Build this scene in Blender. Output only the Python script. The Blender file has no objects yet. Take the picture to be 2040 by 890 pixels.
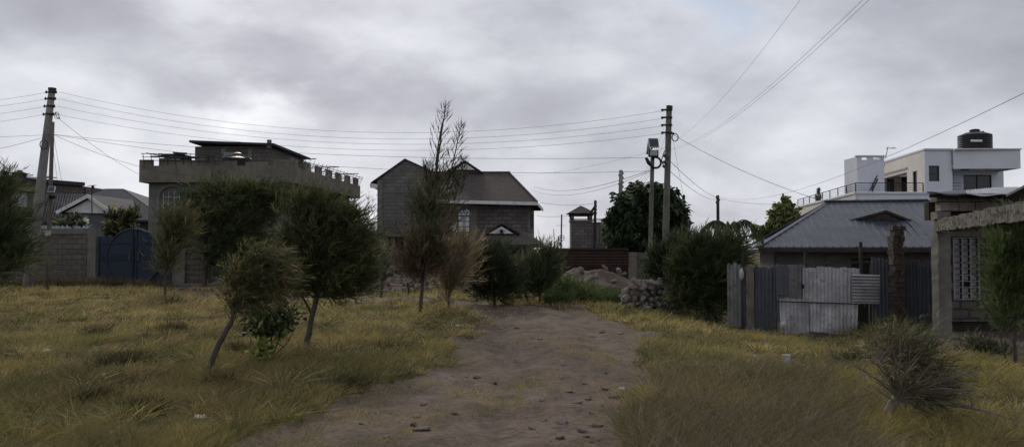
import bpy, math, random
import numpy as np
from mathutils import Vector, Matrix
R = math.radians
random.seed(7)
rng = np.random.default_rng(11)
sc = bpy.context.scene
COL = sc.collection

# ------------------------------------------------------------------ camera
FPX, CZ, PITCH = 1600.0, 1.7, math.atan(50 / 1600.0)
cd = bpy.data.cameras.new('camera'); cam = bpy.data.objects.new('camera', cd); COL.objects.link(cam)
cd.sensor_width = 36; cd.lens = FPX / 2040 * 36; cd.clip_end = 6000; cd.clip_start = 0.1
cam.location = (0, 0, CZ); cam.rotation_euler = (math.pi / 2 + PITCH, 0, 0)
sc.camera = cam

def ray(px, py):
    vx, vy = (px - 1020) / FPX, (445 - py) / FPX
    return Vector((vx, math.cos(PITCH) - math.sin(PITCH) * vy, math.sin(PITCH) + math.cos(PITCH) * vy))
def P(px, py, d):
    r = ray(px, py); return Vector((0, 0, CZ)) + r * (d / r.y)
def X(px, d): return P(px, 495, d).x
def Z(py, d): return P(1020, py, d).z

# ------------------------------------------------------------------ world: overcast sky
SUN_DIR = ray(600, -420).normalized()
w = bpy.data.worlds.new('World'); sc.world = w; w.use_nodes = True
nt = w.node_tree; nt.nodes.clear()
def N(t, kind, **kw):
    n = t.nodes.new(kind)
    for k, v in kw.items(): setattr(n, k, v)
    return n
def math_n(t, op, a, b=None, c=None):
    n = t.nodes.new('ShaderNodeMath'); n.operation = op
    for i, v in enumerate((a, b, c)):
        if v is None: continue
        if isinstance(v, (int, float)): n.inputs[i].default_value = v
        else: t.links.new(v, n.inputs[i])
    return n.outputs[0]
def vmath(t, op, a, b=None, out=0):
    n = t.nodes.new('ShaderNodeVectorMath'); n.operation = op
    for i, v in enumerate((a, b)):
        if v is None: continue
        if isinstance(v, (tuple, Vector)): n.inputs[i].default_value = tuple(v)
        else: t.links.new(v, n.inputs[i])
    return n.outputs[out]
tc = N(nt, 'ShaderNodeTexCoord')
dirv = tc.outputs['Generated']
sky = N(nt, 'ShaderNodeTexSky', sky_type='NISHITA', sun_disc=False)
sky.sun_elevation = math.asin(SUN_DIR.z); sky.sun_rotation = math.atan2(SUN_DIR.x, SUN_DIR.y)
sep = N(nt, 'ShaderNodeSeparateXYZ'); nt.links.new(dirv, sep.inputs[0])
zz = math_n(nt, 'ADD', math_n(nt, 'MAXIMUM', sep.outputs[2], 0.0), 0.55)
comb = N(nt, 'ShaderNodeCombineXYZ')
nt.links.new(math_n(nt, 'DIVIDE', sep.outputs[0], zz), comb.inputs[0])
nt.links.new(math_n(nt, 'DIVIDE', sep.outputs[1], zz), comb.inputs[1])
nt.links.new(math_n(nt, 'MULTIPLY', sep.outputs[2], 2.0), comb.inputs[2])
def noise(t, vec, scale, detail=5, rough=.5, dist=0.0):
    n = N(t, 'ShaderNodeTexNoise'); n.inputs['Scale'].default_value = scale
    n.inputs['Detail'].default_value = detail; n.inputs['Roughness'].default_value = rough
    n.inputs['Distortion'].default_value = dist
    if vec is not None: t.links.new(vec, n.inputs['Vector'])
    return n
n1 = noise(nt, comb.outputs[0], 2.3, 7, .50, .15)
n2 = noise(nt, comb.outputs[0], 6.0, 6, .55, .1)
warp = noise(nt, comb.outputs[0], 3.4, 5, .55)
wv = vmath(nt, 'MULTIPLY', vmath(nt, 'SUBTRACT', warp.outputs['Color'], (0.5, 0.5, 0.5)), (0.42, 0.12, 0.24))
dw = vmath(nt, 'ADD', dirv, wv)
val = math_n(nt, 'MULTIPLY_ADD', n1.outputs['Fac'], 0.80, 0.075)
val = math_n(nt, 'ADD', val, math_n(nt, 'MULTIPLY', math_n(nt, 'SUBTRACT', n2.outputs['Fac'], .5), 0.27))
hz = math_n(nt, 'POWER', math.e, math_n(nt, 'MULTIPLY', math_n(nt, 'ABSOLUTE', sep.outputs[2]), -9.0))
val = math_n(nt, 'MULTIPLY_ADD', hz, .07, val)
# broad bright and dark banks of cloud, in world directions
BANKS = [(505, 235, .065, .30), (390, 10, .10, .20), (860, 120, .10, .15), (1390, 100, .17, .13), (740, 10, .10, .10),
         (80, 330, .14, .10), (1050, 400, .16, .07), (520, 120, .14, -.13), (1850, 130, .22, -.07), (800, 330, .16, .07), (250, 250, .10, .06), (1230, 180, .13, -.06),
         (100, 60, .12, -.07), (1150, 300, .10, -.05), (1100, 30, .10, -.07), (1700, 440, .3, .03)]
for (px, py, s, a) in BANKS:
    S = ray(px, py).normalized()
    d = vmath(nt, 'MULTIPLY', vmath(nt, 'SUBTRACT', dw, S), (1, 1, 1.9))
    q = vmath(nt, 'DOT_PRODUCT', d, d, 1)
    e = math_n(nt, 'POWER', math.e, math_n(nt, 'MULTIPLY', q, -1.0 / (s * s)))
    val = math_n(nt, 'MULTIPLY_ADD', e, a, val)
cr = N(nt, 'ShaderNodeValToRGB')
cr.color_ramp.elements[0].position = 0.0; cr.color_ramp.elements[0].color = (.10, .105, .125, 1)
cr.color_ramp.elements[1].position = 1.0; cr.color_ramp.elements[1].color = (.98, .99, 1.0, 1)
for p_, c_ in ((.30, (.305, .308, .352, 1)), (.45, (.405, .412, .462, 1)), (.62, (.59, .60, .65, 1))):
    el = cr.color_ramp.elements.new(p_); el.color = c_
nt.links.new(val, cr.inputs[0])
bg1 = N(nt, 'ShaderNodeBackground'); nt.links.new(sky.outputs[0], bg1.inputs[0]); bg1.inputs[1].default_value = 0.075
bg2 = N(nt, 'ShaderNodeBackground'); nt.links.new(cr.outputs[0], bg2.inputs[0]); bg2.inputs[1].default_value = 1.02
# a thin break in the cloud towards the top of the picture
S = ray(1425, 20).normalized()
d = vmath(nt, 'MULTIPLY', vmath(nt, 'SUBTRACT', dw, S), (1.2, 1, 1.3))
brk = math_n(nt, 'POWER', math.e, math_n(nt, 'MULTIPLY', vmath(nt, 'DOT_PRODUCT', d, d, 1), -1 / (.045 ** 2)))
mixs = N(nt, 'ShaderNodeMixShader'); nt.links.new(math_n(nt, 'SUBTRACT', 0.97, math_n(nt, 'MULTIPLY', brk, .75)), mixs.inputs[0])
nt.links.new(bg1.outputs[0], mixs.inputs[1]); nt.links.new(bg2.outputs[0], mixs.inputs[2])
wo = N(nt, 'ShaderNodeOutputWorld'); nt.links.new(mixs.outputs[0], wo.inputs[0])
w.cycles.sampling_method = 'MANUAL'; w.cycles.sample_map_resolution = 512

sl = bpy.data.lights.new('sun', 'SUN'); sl.energy = 1.35; sl.angle = R(12); sl.color = (1, .91, .78)
so = bpy.data.objects.new('sun', sl); COL.objects.link(so)
so.rotation_euler = SUN_DIR.to_track_quat('Z', 'Y').to_euler(); so.location = (0, 0, 60)
sc.view_settings.view_transform = 'Standard'; sc.view_settings.look = 'None'
sc.view_settings.exposure = 0.28; sc.view_settings.gamma = 1; sc.view_settings.use_curve_mapping = False
sc.render.engine = 'CYCLES'
cy = sc.cycles; cy.use_denoising = True; cy.max_bounces = 5; cy.diffuse_bounces = 3; cy.glossy_bounces = 2
cy.transmission_bounces = 3; cy.transparent_max_bounces = 4; cy.use_adaptive_sampling = True; cy.adaptive_threshold = .02

# ------------------------------------------------------------------ materials
def newmat(name):
    m = bpy.data.materials.new(name); m.use_nodes = True
    t = m.node_tree; b = t.nodes['Principled BSDF']; return m, t, b
def mixcol(t, fac, a, b, mode='MIX'):
    n = t.nodes.new('ShaderNodeMix'); n.data_type = 'RGBA'; n.blend_type = mode
    if isinstance(fac, (int, float)): n.inputs[0].default_value = fac
    else: t.links.new(fac, n.inputs[0])
    for i, v in ((6, a), (7, b)):
        if isinstance(v, (tuple, list)): n.inputs[i].default_value = tuple(v[:3]) + (1,)
        else: t.links.new(v, n.inputs[i])
    return n.outputs[2]
def ramp(t, src, p0, p1, smooth=True):
    n = t.nodes.new('ShaderNodeMapRange'); n.inputs[1].default_value = p0; n.inputs[2].default_value = p1
    n.clamp = True
    t.links.new(src, n.inputs[0]); return n.outputs[0]
def mapped(t, kind='Object', scale=(1, 1, 1), rot=(0, 0, 0)):
    tcn = N(t, 'ShaderNodeTexCoord'); mp = N(t, 'ShaderNodeMapping')
    mp.inputs['Scale'].default_value = scale; mp.inputs['Rotation'].default_value = rot
    t.links.new(tcn.outputs[kind], mp.inputs[0]); return mp.outputs[0]
def bumpn(t, b, h, s, dist=.02):
    n = N(t, 'ShaderNodeBump'); n.inputs['Strength'].default_value = s; n.inputs['Distance'].default_value = dist
    t.links.new(h, n.inputs['Height']); t.links.new(n.outputs[0], b.inputs['Normal']); return n
def M(name, c1, c2=None, c3=None, sc_=1.5, rough=.85, metal=0.0, bump=.4, bs=25, dist=.02, streak=0, sp=.3):
    m, t, b = newmat(name)
    v = mapped(t)
    c2 = c2 or tuple(x * .7 for x in c1)
    n = noise(t, v, sc_, 6, .6)
    c = mixcol(t, ramp(t, n.outputs[0], .35, .65), c1, c2)
    if c3:
        n3 = noise(t, v, sc_ * 3.1, 5, .65, .4)
        c = mixcol(t, ramp(t, n3.outputs[0], .55, .7), c, c3)
    if streak:
        vs = mapped(t, 'Object', (5, 5, .45)); ns = noise(t, vs, 1.3, 5, .6)
        c = mixcol(t, math_n(t, 'MULTIPLY', ramp(t, ns.outputs[0], .48, .75), streak), c, tuple(x * .35 for x in c1))
    t.links.new(c, b.inputs['Base Color'])
    b.inputs['Roughness'].default_value = rough; b.inputs['Metallic'].default_value = metal
    b.inputs['Specular IOR Level'].default_value = sp
    if bump:
        nb = noise(t, v, bs, 6, .65); bumpn(t, b, nb.outputs[0], bump, dist)
    return m
def MBRICK(name, c1, c2, mortar, bw=.42, bh=.21, ms=.014, bump=.8, stain=(.05, .045, .04)):
    m, t, b = newmat(name)
    uv = mapped(t, 'UV')
    wob = noise(t, uv, 1.7, 3, .5)
    uv2 = vmath(t, 'ADD', uv, vmath(t, 'MULTIPLY', vmath(t, 'SUBTRACT', wob.outputs['Color'], (.5, .5, .5)), (.07, .05, 0)))
    br = N(t, 'ShaderNodeTexBrick'); t.links.new(uv2, br.inputs['Vector'])
    br.inputs['Scale'].default_value = 1; br.inputs['Brick Width'].default_value = bw; br.inputs['Row Height'].default_value = bh
    br.inputs['Mortar Size'].default_value = ms; br.inputs['Mortar Smooth'].default_value = .3
    br.inputs['Color1'].default_value = c1 + (1,); br.inputs['Color2'].default_value = c2 + (1,)
    br.inputs['Mortar'].default_value = mortar + (1,)
    ob = mapped(t); n = noise(t, ob, .8, 6, .62)
    c = mixcol(t, math_n(t, 'MULTIPLY', ramp(t, n.outputs[0], .42, .72), .65), br.outputs['Color'], stain)
    n5 = noise(t, ob, 9, 5, .7)
    c = mixcol(t, math_n(t, 'MULTIPLY', ramp(t, n5.outputs[0], .3, .7), .45), c, tuple(x * .6 for x in c2))
    t.links.new(c, b.inputs['Base Color']); b.inputs['Roughness'].default_value = .92
    n6 = noise(t, ob, 18, 6, .7)
    h = math_n(t, 'SUBTRACT', math_n(t, 'MULTIPLY', n6.outputs[0], .6), br.outputs['Fac'])
    bumpn(t, b, h, bump, .03)
    return m
MT = {}
MT['concrete'] = M('weathered_concrete', (.20, .185, .145), (.115, .11, .095), (.175, .145, .085), 1.1, streak=.6)
MT['concrete_side'] = M('rough_cement', (.19, .185, .165), (.13, .125, .11), None, 2.2, streak=.5)
MT['plaster_dim'] = M('old_plaster', (.17, .165, .155), (.12, .115, .11), None, 1.5, streak=.5)
MT['block'] = MBRICK('stone_block_wall', (.17, .155, .13), (.115, .105, .09), (.045, .042, .038), .45, .24)
MT['block_far'] = MBRICK('stone_block_house', (.20, .18, .165), (.115, .105, .10), (.05, .047, .045), .72, .30, .03)
MT['block_gable'] = MBRICK('grey_block_gable', (.20, .195, .185), (.145, .14, .13), (.10, .096, .092), .66, .30, .025)
MT['block_raw'] = MBRICK('rough_quarry_block', (.19, .175, .15), (.12, .11, .095), (.04, .036, .03), .42, .22, .03, 1.0)
MT['brick_brown'] = M('brown_rubble', (.085, .068, .052), (.05, .042, .035), (.13, .115, .095), 5, bump=1, bs=14, dist=.05)
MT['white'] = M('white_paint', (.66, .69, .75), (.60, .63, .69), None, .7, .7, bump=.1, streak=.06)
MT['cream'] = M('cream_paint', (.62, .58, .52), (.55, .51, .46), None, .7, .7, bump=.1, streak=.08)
MT['fascia'] = M('white_fascia', (.68, .68, .68), (.54, .54, .54), None, 3, .6, bump=.1)
MT['tinroof'] = M('blue_grey_tin_roof', (.085, .098, .125), (.055, .062, .08), (.125, .135, .16), 1.3, .45, .3, bump=.2, bs=6, streak=.35)
MT['slate'] = M('slate_blue_roof', (.042, .048, .062), (.03, .035, .045), None, 2, .85, 0, bump=.2)
MT['tin_dark'] = M('dark_blue_tin', (.105, .115, .135), (.07, .077, .09), (.14, .13, .12), 1.6, .6, .15, bump=.15, bs=8, streak=.4)
MT['tin_light'] = M('old_galvanised_tin', (.60, .60, .61), (.34, .34, .35), (.16, .13, .11), 2.4, .5, .12, bump=.35, bs=7, dist=.03, streak=.5)
MT['tin_mid'] = M('dull_galvanised_tin', (.26, .26, .26), (.17, .17, .175), (.12, .1, .09), 2.2, .55, .2, bump=.35, bs=7, dist=.03, streak=.6)
MT['tin_pale'] = M('pale_galvanised_tin', (.56, .56, .57), (.33, .33, .34), (.19, .15, .12), 2.6, .5, .12, bump=.35, bs=7, dist=.03, streak=.6)
MT['tin_bright'] = M('bright_tin', (.46, .47, .49), (.3, .3, .31), None, 3, .35, .6, bump=.3, bs=6)
MT['rust'] = M('rusty_tin', (.055, .026, .022), (.032, .019, .018), (.075, .035, .025), 1.8, .75, .1, bump=.2, streak=.4)
MT['wood'] = M('grey_weathered_wood', (.17, .15, .125), (.1, .09, .075), None, 6, .9, bump=.5, bs=40, streak=.7)
MT['pole_conc'] = M('pale_concrete_pole', (.26, .25, .235), (.19, .185, .175), None, 2, .85, streak=.5)
MT['pole_green'] = M('weathered_green_pole', (.16, .165, .13), (.1, .105, .085), (.13, .12, .09), 3, .85, streak=.7)
MT['darkwood'] = M('dark_timber', (.05, .043, .038), (.03, .026, .022), None, 5, .9)
MT['gate'] = M('blue_gate_paint', (.026, .038, .060), (.019, .029, .047), None, 1.5, .45, .1, bump=.1)
MT['gate_dark'] = M('blue_gate_trim', (.018, .03, .055), (.014, .024, .045), None, 2, .45, bump=.1)
MT['metal'] = M('grey_metal', (.22, .22, .22), (.14, .14, .14), None, 4, .45, .6, bump=.1)
MT['darkmetal'] = M('dark_metal', (.03, .03, .034), (.02, .02, .022), None, 4, .5, .4, bump=.1)
MT['black'] = M('black_plastic', (.016, .017, .02), (.01, .011, .013), None, 3, .4, bump=.1)
MT['wire'] = M('wire_black', (.03, .03, .032), (.03, .03, .03), None, 3, .6, bump=0)
MT['soil'] = M('dark_soil', (.05, .04, .032), (.03, .025, .02), None, 2, .95)
MT['rock'] = M('grey_stone', (.30, .275, .245), (.15, .14, .125), (.2, .165, .14), 4, .92, bump=.9, bs=18, dist=.04)
MT['track_stone'] = M('dirt_coloured_stone', (.24, .20, .17), (.15, .12, .10), None, 4, .95, bump=.8, bs=20, dist=.03)
MT['chip'] = M('tan_rubble', (.22, .18, .14), (.12, .095, .075), None, 5, .95, bump=.6)
MT['rock_pale'] = M('pale_stone', (.32, .28, .24), (.2, .17, .15), None, 4, .92, bump=.9, bs=18, dist=.04)
MT['litter'] = M('white_plastic', (.48, .48, .46), (.33, .33, .31), None, 6, .5, bump=.1)
MT['panel'] = M('solar_cells', (.05, .055, .075), (.04, .045, .06), None, 5, .25, .2, bump=0)
MT['porcelain'] = M('brown_insulator', (.06, .035, .028), (.05, .03, .02), None, 3, .3, bump=0)
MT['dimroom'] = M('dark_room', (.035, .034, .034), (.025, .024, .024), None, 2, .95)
MT['beige_in'] = M('beige_terrace_ceiling', (.42, .34, .27), (.36, .3, .24), None, 1, .8, bump=.1)
def glass(name, c, r=.12):
    m, t, b = newmat(name); b.inputs['Base Color'].default_value = c + (1,); b.inputs['Roughness'].default_value = r
    v = mapped(t); n = noise(t, v, .8, 2); bumpn(t, b, n.outputs[0], .05, .02); return m
MT['glass'] = glass('dark_window_glass', (.02, .024, .03))
MT['glass_pale'] = M('pale_curtained_glass', (.42, .47, .50), (.30, .35, .38), None, 2, .3, bump=0)
# tiles
def tiles():
    m, t, b = newmat('brown_roof_tiles')
    uv = mapped(t, 'UV'); br = N(t, 'ShaderNodeTexBrick'); t.links.new(uv, br.inputs['Vector'])
    br.inputs['Scale'].default_value = 1; br.inputs['Brick Width'].default_value = .55; br.inputs['Row Height'].default_value = .42
    br.inputs['Mortar Size'].default_value = .035; br.inputs['Mortar Smooth'].default_value = .6
    br.inputs['Color1'].default_value = (.064, .045, .038, 1); br.inputs['Color2'].default_value = (.050, .036, .031, 1)
    br.inputs['Mortar'].default_value = (.02, .016, .015, 1)
    ob = mapped(t); n = noise(t, ob, .5, 5, .6)
    c = mixcol(t, math_n(t, 'MULTIPLY', ramp(t, n.outputs[0], .4, .7), .5), br.outputs['Color'], (.04, .034, .03))
    t.links.new(c, b.inputs['Base Color']); b.inputs['Roughness'].default_value = .8
    bumpn(t, b, math_n(t, 'SUBTRACT', 1.0, br.outputs['Fac']), .9, .06); return m
MT['tiles'] = tiles()
MT['glass_bright'] = M('painted_backlight_glass', (.74, .80, .84), (.6, .66, .7), None, 1.5, .25, bump=0)  # pale colour stands for daylight coming through the arched panes
MT['grille'] = M('pale_grille_metal', (.34, .34, .35), (.22, .22, .23), None, 5, .5, .1, bump=.2)
def leafmat(name, rough=.6, trans=.25):
    m = bpy.data.materials.new(name); m.use_nodes = True; t = m.node_tree; t.nodes.clear()
    a = N(t, 'ShaderNodeAttribute', attribute_name='Col')
    pb = N(t, 'ShaderNodeBsdfPrincipled'); pb.inputs['Roughness'].default_value = rough
    pb.inputs['Specular IOR Level'].default_value = .25
    tr = N(t, 'ShaderNodeBsdfTranslucent'); mx = N(t, 'ShaderNodeMixShader'); mx.inputs[0].default_value = trans
    o = N(t, 'ShaderNodeOutputMaterial')
    t.links.new(a.outputs['Color'], pb.inputs['Base Color']); t.links.new(a.outputs['Color'], tr.inputs['Color'])
    t.links.new(pb.outputs[0], mx.inputs[1]); t.links.new(tr.outputs[0], mx.inputs[2]); t.links.new(mx.outputs[0], o.inputs[0])
    return m
MT['leaf'] = leafmat('leaf', .6, .35); MT['grass'] = leafmat('grass_blades', .75, .3)
MT['bark'] = M('bark', (.10, .085, .07), (.055, .047, .04), None, 6, .95, bump=.8, bs=30, dist=.02)
MT['bark_pale'] = M('pale_bark', (.24, .2, .165), (.15, .125, .1), None, 6, .95, bump=.6, bs=30, dist=.02)
def groundmat():
    m, t, b = newmat('grassy_soil'); v = mapped(t)
    n = noise(t, v, .35, 6, .6); n2 = noise(t, v, 3.5, 7, .7); n3 = noise(t, v, 1.1, 5, .6)
    c = mixcol(t, ramp(t, n.outputs[0], .35, .65), (.10, .078, .036), (.075, .065, .03))
    c = mixcol(t, ramp(t, n2.outputs[0], .45, .65), c, (.052, .042, .026))
    c = mixcol(t, ramp(t, n3.outputs[0], .56, .7), c, (.05, .052, .024))
    t.links.new(c, b.inputs['Base Color']); b.inputs['Roughness'].default_value = 1; b.inputs['Specular IOR Level'].default_value = .1
    bumpn(t, b, n2.outputs[0], .8, .06); return m
def dirtmat():
    m, t, b = newmat('packed_dirt'); v = mapped(t)
    vs = mapped(t, 'Object', (1, .6, 1), (0, 0, R(-8)))
    n = noise(t, v, .55, 5, .55); n2 = noise(t, vs, 2.2, 8, .68, .5); n3 = noise(t, v, 11, 7, .7); n4 = noise(t, v, 1.3, 6, .6)
    c = mixcol(t, ramp(t, n.outputs[0], .35, .65), (.165, .128, .103), (.135, .095, .071))
    c = mixcol(t, math_n(t, 'MULTIPLY', ramp(t, n2.outputs[0], .44, .62), .9), c, (.066, .051, .041))
    c = mixcol(t, math_n(t, 'MULTIPLY', ramp(t, n4.outputs[0], .55, .72), .6), c, (.19, .145, .12))
    n7 = noise(t, vs, .9, 6, .6, .3)
    c = mixcol(t, math_n(t, 'MULTIPLY', ramp(t, n7.outputs[0], .52, .64), .7), c, (.078, .068, .042))
    c = mixcol(t, math_n(t, 'MULTIPLY', ramp(t, n3.outputs[0], .48, .68), .7), c, (.045, .036, .03))
    t.links.new(c, b.inputs['Base Color']); b.inputs['Roughness'].default_value = .95; b.inputs['Specular IOR Level'].default_value = .15
    vo = N(t, 'ShaderNodeTexVoronoi'); vo.inputs['Scale'].default_value = 16; t.links.new(v, vo.inputs['Vector'])
    h = math_n(t, 'ADD', math_n(t, 'MULTIPLY', n3.outputs[0], .6), n2.outputs[0])
    h = math_n(t, 'SUBTRACT', h, math_n(t, 'MULTIPLY', vo.outputs['Distance'], .35))
    bumpn(t, b, h, .8, .045); return m
MT['ground'] = groundmat(); MT['dirt'] = dirtmat()
MT['mound'] = M('excavated_earth', (.125, .09, .07), (.08, .062, .05), (.17, .135, .11), 2.6, .95, bump=1, bs=9, dist=.08)

# ------------------------------------------------------------------ mesh helpers
def root_loc(o):
    l = Vector((0, 0, 0))
    while o is not None:
        l = l + o.location; o = o.parent
    return l
def tag(o, label=None, cat=None, group=None, kind=None):
    if label: o['label'] = label
    if cat: o['category'] = cat
    if group: o['group'] = group
    if kind: o['kind'] = kind
    return o
def T(name, label, cat, loc, group=None):
    o = bpy.data.objects.new(name, None); COL.objects.link(o); o.location = loc
    o.empty_display_size = .2
    return tag(o, label, cat, group)
class MB:
    def __init__(s): s.v = []; s.f = []
    def add(s, vs, fs):
        b = len(s.v); s.v += [Vector(p) for p in vs]; s.f += [tuple(b + i for i in f) for f in fs]; return s
    def hexa(s, p):  # p: 4 bottom ccw, 4 top ccw
        return s.add(p, [(3, 2, 1, 0), (4, 5, 6, 7), (0, 1, 5, 4), (1, 2, 6, 5), (2, 3, 7, 6), (3, 0, 4, 7)])
    def box(s, c, d, rz=0, rx=0, ry=0):
        m = Matrix.Rotation(rz, 3, 'Z') @ Matrix.Rotation(ry, 3, 'Y') @ Matrix.Rotation(rx, 3, 'X'); c = Vector(c)
        h = [x / 2 for x in d]
        return s.hexa([c + m @ Vector((sx * h[0], sy * h[1], sz * h[2])) for sz in (-1, 1) for sx, sy in ((-1, -1), (1, -1), (1, 1), (-1, 1))])
    def bb(s, x0, x1, y0, y1, z0, z1): return s.box(((x0 + x1) / 2, (y0 + y1) / 2, (z0 + z1) / 2), (abs(x1 - x0), abs(y1 - y0), abs(z1 - z0)))
    def slab(s, poly, ext):  # polygon extruded by a vector
        n = len(poly); e = Vector(ext); poly = [Vector(p) for p in poly]
        nn = (poly[1] - poly[0]).cross(poly[2] - poly[0])
        if nn.dot(e) > 0: poly = poly[::-1]
        vs = poly + [p + e for p in poly]
        return s.add(vs, [tuple(range(n)), tuple(range(2 * n - 1, n - 1, -1))] + [(i, i + n, (i + 1) % n + n, (i + 1) % n) for i in range(n)])
    def bar(s, a, b, w_, h_=None):
        a, b = Vector(a), Vector(b); h_ = h_ or w_; d = (b - a).normalized()
        u = d.cross(Vector((0, 0, 1)))
        if u.length < .05: u = Vector((1, 0, 0))
        u.normalize(); v = u.cross(d)
        return s.hexa([q + u * sx * w_ / 2 + v * sy * h_ / 2 for q in (a, b) for sx, sy in ((-1, -1), (1, -1), (1, 1), (-1, 1))])
    def tube(s, pts, rad, n=8, cap=True):
        pts = [Vector(p) for p in pts]
        if isinstance(rad, (int, float)): rad = [rad] * len(pts)
        b = len(s.v); up = Vector((.13, .31, .94)); prev = None
        for i, p in enumerate(pts):
            d = (pts[min(i + 1, len(pts) - 1)] - pts[max(i - 1, 0)]).normalized()
            u = (prev - d * prev.dot(d)) if prev is not None else d.cross(up)
            if u.length < 1e-4: u = d.cross(Vector((1, 0, 0)))
            u.normalize(); prev = u; v = d.cross(u)
            for k in range(n):
                a = 2 * math.pi * k / n; s.v.append(p + (u * math.cos(a) + v * math.sin(a)) * rad[i])
        for i in range(len(pts) - 1):
            for k in range(n):
                k2 = (k + 1) % n
                s.f.append((b + i * n + k, b + i * n + k2, b + (i + 1) * n + k2, b + (i + 1) * n + k))
        if cap:
            s.f.append(tuple(b + k for k in range(n - 1, -1, -1))); s.f.append(tuple(b + (len(pts) - 1) * n + k for k in range(n)))
        return s
    def lathe(s, c, prof, n=20, axis=Vector((0, 0, 1))):
        c = Vector(c); b = len(s.v)
        for (r, z) in prof:
            for k in range(n):
                a = 2 * math.pi * k / n; s.v.append(c + Vector((r * math.cos(a), r * math.sin(a), z)))
        for i in range(len(prof) - 1):
            for k in range(n):
                k2 = (k + 1) % n; s.f.append((b + i * n + k, b + i * n + k2, b + (i + 1) * n + k2, b + (i + 1) * n + k))
        s.f.append(tuple(b + k for k in range(n - 1, -1, -1))); s.f.append(tuple(b + (len(prof) - 1) * n + k for k in range(n)))
        return s
    def grid(s, fn, nu, nv):
        b = len(s.v)
        for i in range(nu + 1):
            for j in range(nv + 1): s.v.append(Vector(fn(i / nu, j / nv)))
        for i in range(nu):
            for j in range(nv):
                a = b + i * (nv + 1) + j; s.f.append((a, a + nv + 1, a + nv + 2, a + 1))
        return s
    def build(s, name, m, parent=None, loc=None, smooth=False, label=None, cat=None, group=None, kind=None):
        off = root_loc(parent) if parent is not None else Vector(loc if loc is not None else (0, 0, 0))
        me = bpy.data.meshes.new(name); me.from_pydata([tuple(p - off) for p in s.v], [], s.f)
        me.materials.append(m if not isinstance(m, str) else MT[m])
        uv = me.uv_layers.new(name='UVMap')
        co = s.v; Zv = Vector((0, 0, 1)); dat = []
        for poly in me.polygons:
            n = poly.normal
            t_ = Vector((1, 0, 0)) if abs(n.z) > .97 else Zv.cross(n).normalized()
            bt = n.cross(t_)
            for vi in poly.vertices: dat += [co[vi].dot(t_), co[vi].dot(bt)]
        uv.data.foreach_set('uv', dat)
        if smooth: me.polygons.foreach_set('use_smooth', [True] * len(me.polygons))
        o = bpy.data.objects.new(name, me); COL.objects.link(o)
        if parent is not None: o.parent = parent
        else: o.location = off
        return tag(o, label, cat, group, kind)
def wall(mb, A, B, z0, z1, t, ops=()):
    """wall between plan points A and B, its outer face on the line, t thick away from the camera; ops = (u0,u1,v0,v1) openings"""
    A, B = Vector((A[0], A[1], 0)), Vector((B[0], B[1], 0)); L = (B - A).length; d = (B - A) / L
    n = Vector((-d.y, d.x, 0)); mid = (A + B) / 2
    if n.dot(mid) < 0: n = -n
    us = sorted({0, L, *[o[0] for o in ops], *[o[1] for o in ops]})
    for i in range(len(us) - 1):
        a, b = us[i], us[i + 1]
        if b - a < 1e-4: continue
        m_ = (a + b) / 2; cuts = sorted([(o[2], o[3]) for o in ops if o[0] < m_ < o[1]])
        lo = z0; segs = []
        for c in cuts: segs.append((lo, c[0])); lo = c[1]
        segs.append((lo, z1))
        for (s0, s1) in segs:
            if s1 - s0 < 1e-3: continue
            p, q = A + d * a, A + d * b
            base = [p, q, q + n * t, p + n * t]
            mb.hexa([Vector((v.x, v.y, s0)) for v in base] + [Vector((v.x, v.y, s1)) for v in base])
    return d, n, L
def window(parent, A, B, u0, u1, z0, z1, inset=.08, cols=2, rows=2, fm='darkmetal', gm='glass', fw=.05, arch=False, name='window'):
    A, B = Vector((A[0], A[1], 0)), Vector((B[0], B[1], 0)); d = (B - A).normalized(); n = Vector((-d.y, d.x, 0))
    if n.dot((A + B) / 2) < 0: n = -n
    def pt(u, z, k=0): q = A + d * u + n * (inset + k); return Vector((q.x, q.y, z))
    mb = MB()
    for i in range(cols + 1):
        u = u0 + fw / 2 + (u1 - u0 - fw) * i / cols; mb.bar(pt(u, z0), pt(u, z1), fw if i in (0, cols) else fw * .6, .04)
    for j in range(rows + 1):
        z = z0 + fw / 2 + (z1 - z0 - fw) * j / rows
        mb.bar(pt(u0 + fw, z, .003), pt(u1 - fw, z, .003), .034, fw if j in (0, rows) else fw * .6)
    if arch:
        cu, r = (u0 + u1) / 2, (u1 - u0) / 2
        pts = [pt(cu + (r - fw / 2) * math.cos(a), z1 + (r - fw / 2) * math.sin(a)) for a in [math.pi * k / 12 for k in range(13)]]
        mb.tube(pts, fw * .5, 4)
        pts = [pt(cu + r * .45 * math.cos(a), z1 + r * .45 * math.sin(a)) for a in [math.pi * k / 8 for k in range(9)]]
        mb.tube(pts, fw * .35, 4)
        for a in (R(45), R(90), R(135)): mb.bar(pt(cu + r * .45 * math.cos(a), z1 + r * .45 * math.sin(a)), pt(cu + r * .97 * math.cos(a), z1 + r * .97 * math.sin(a)), fw * .6)
    f = mb.build(name, fm, parent)
    g = MB(); g.slab([pt(u0 + .01, z0 + .01, .03), pt(u1 - .01, z0 + .01, .03), pt(u1 - .01, z1 - .01, .03), pt(u0 + .01, z1 - .01, .03)], n * .01)
    if arch:
        g.slab([pt(cu + (r - .01) * math.cos(a), z1 + (r - .01) * math.sin(a), .03) for a in [math.pi * k / 14 for k in range(15)]], n * .01)
    g.build('pane', gm, f)
    return f
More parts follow.
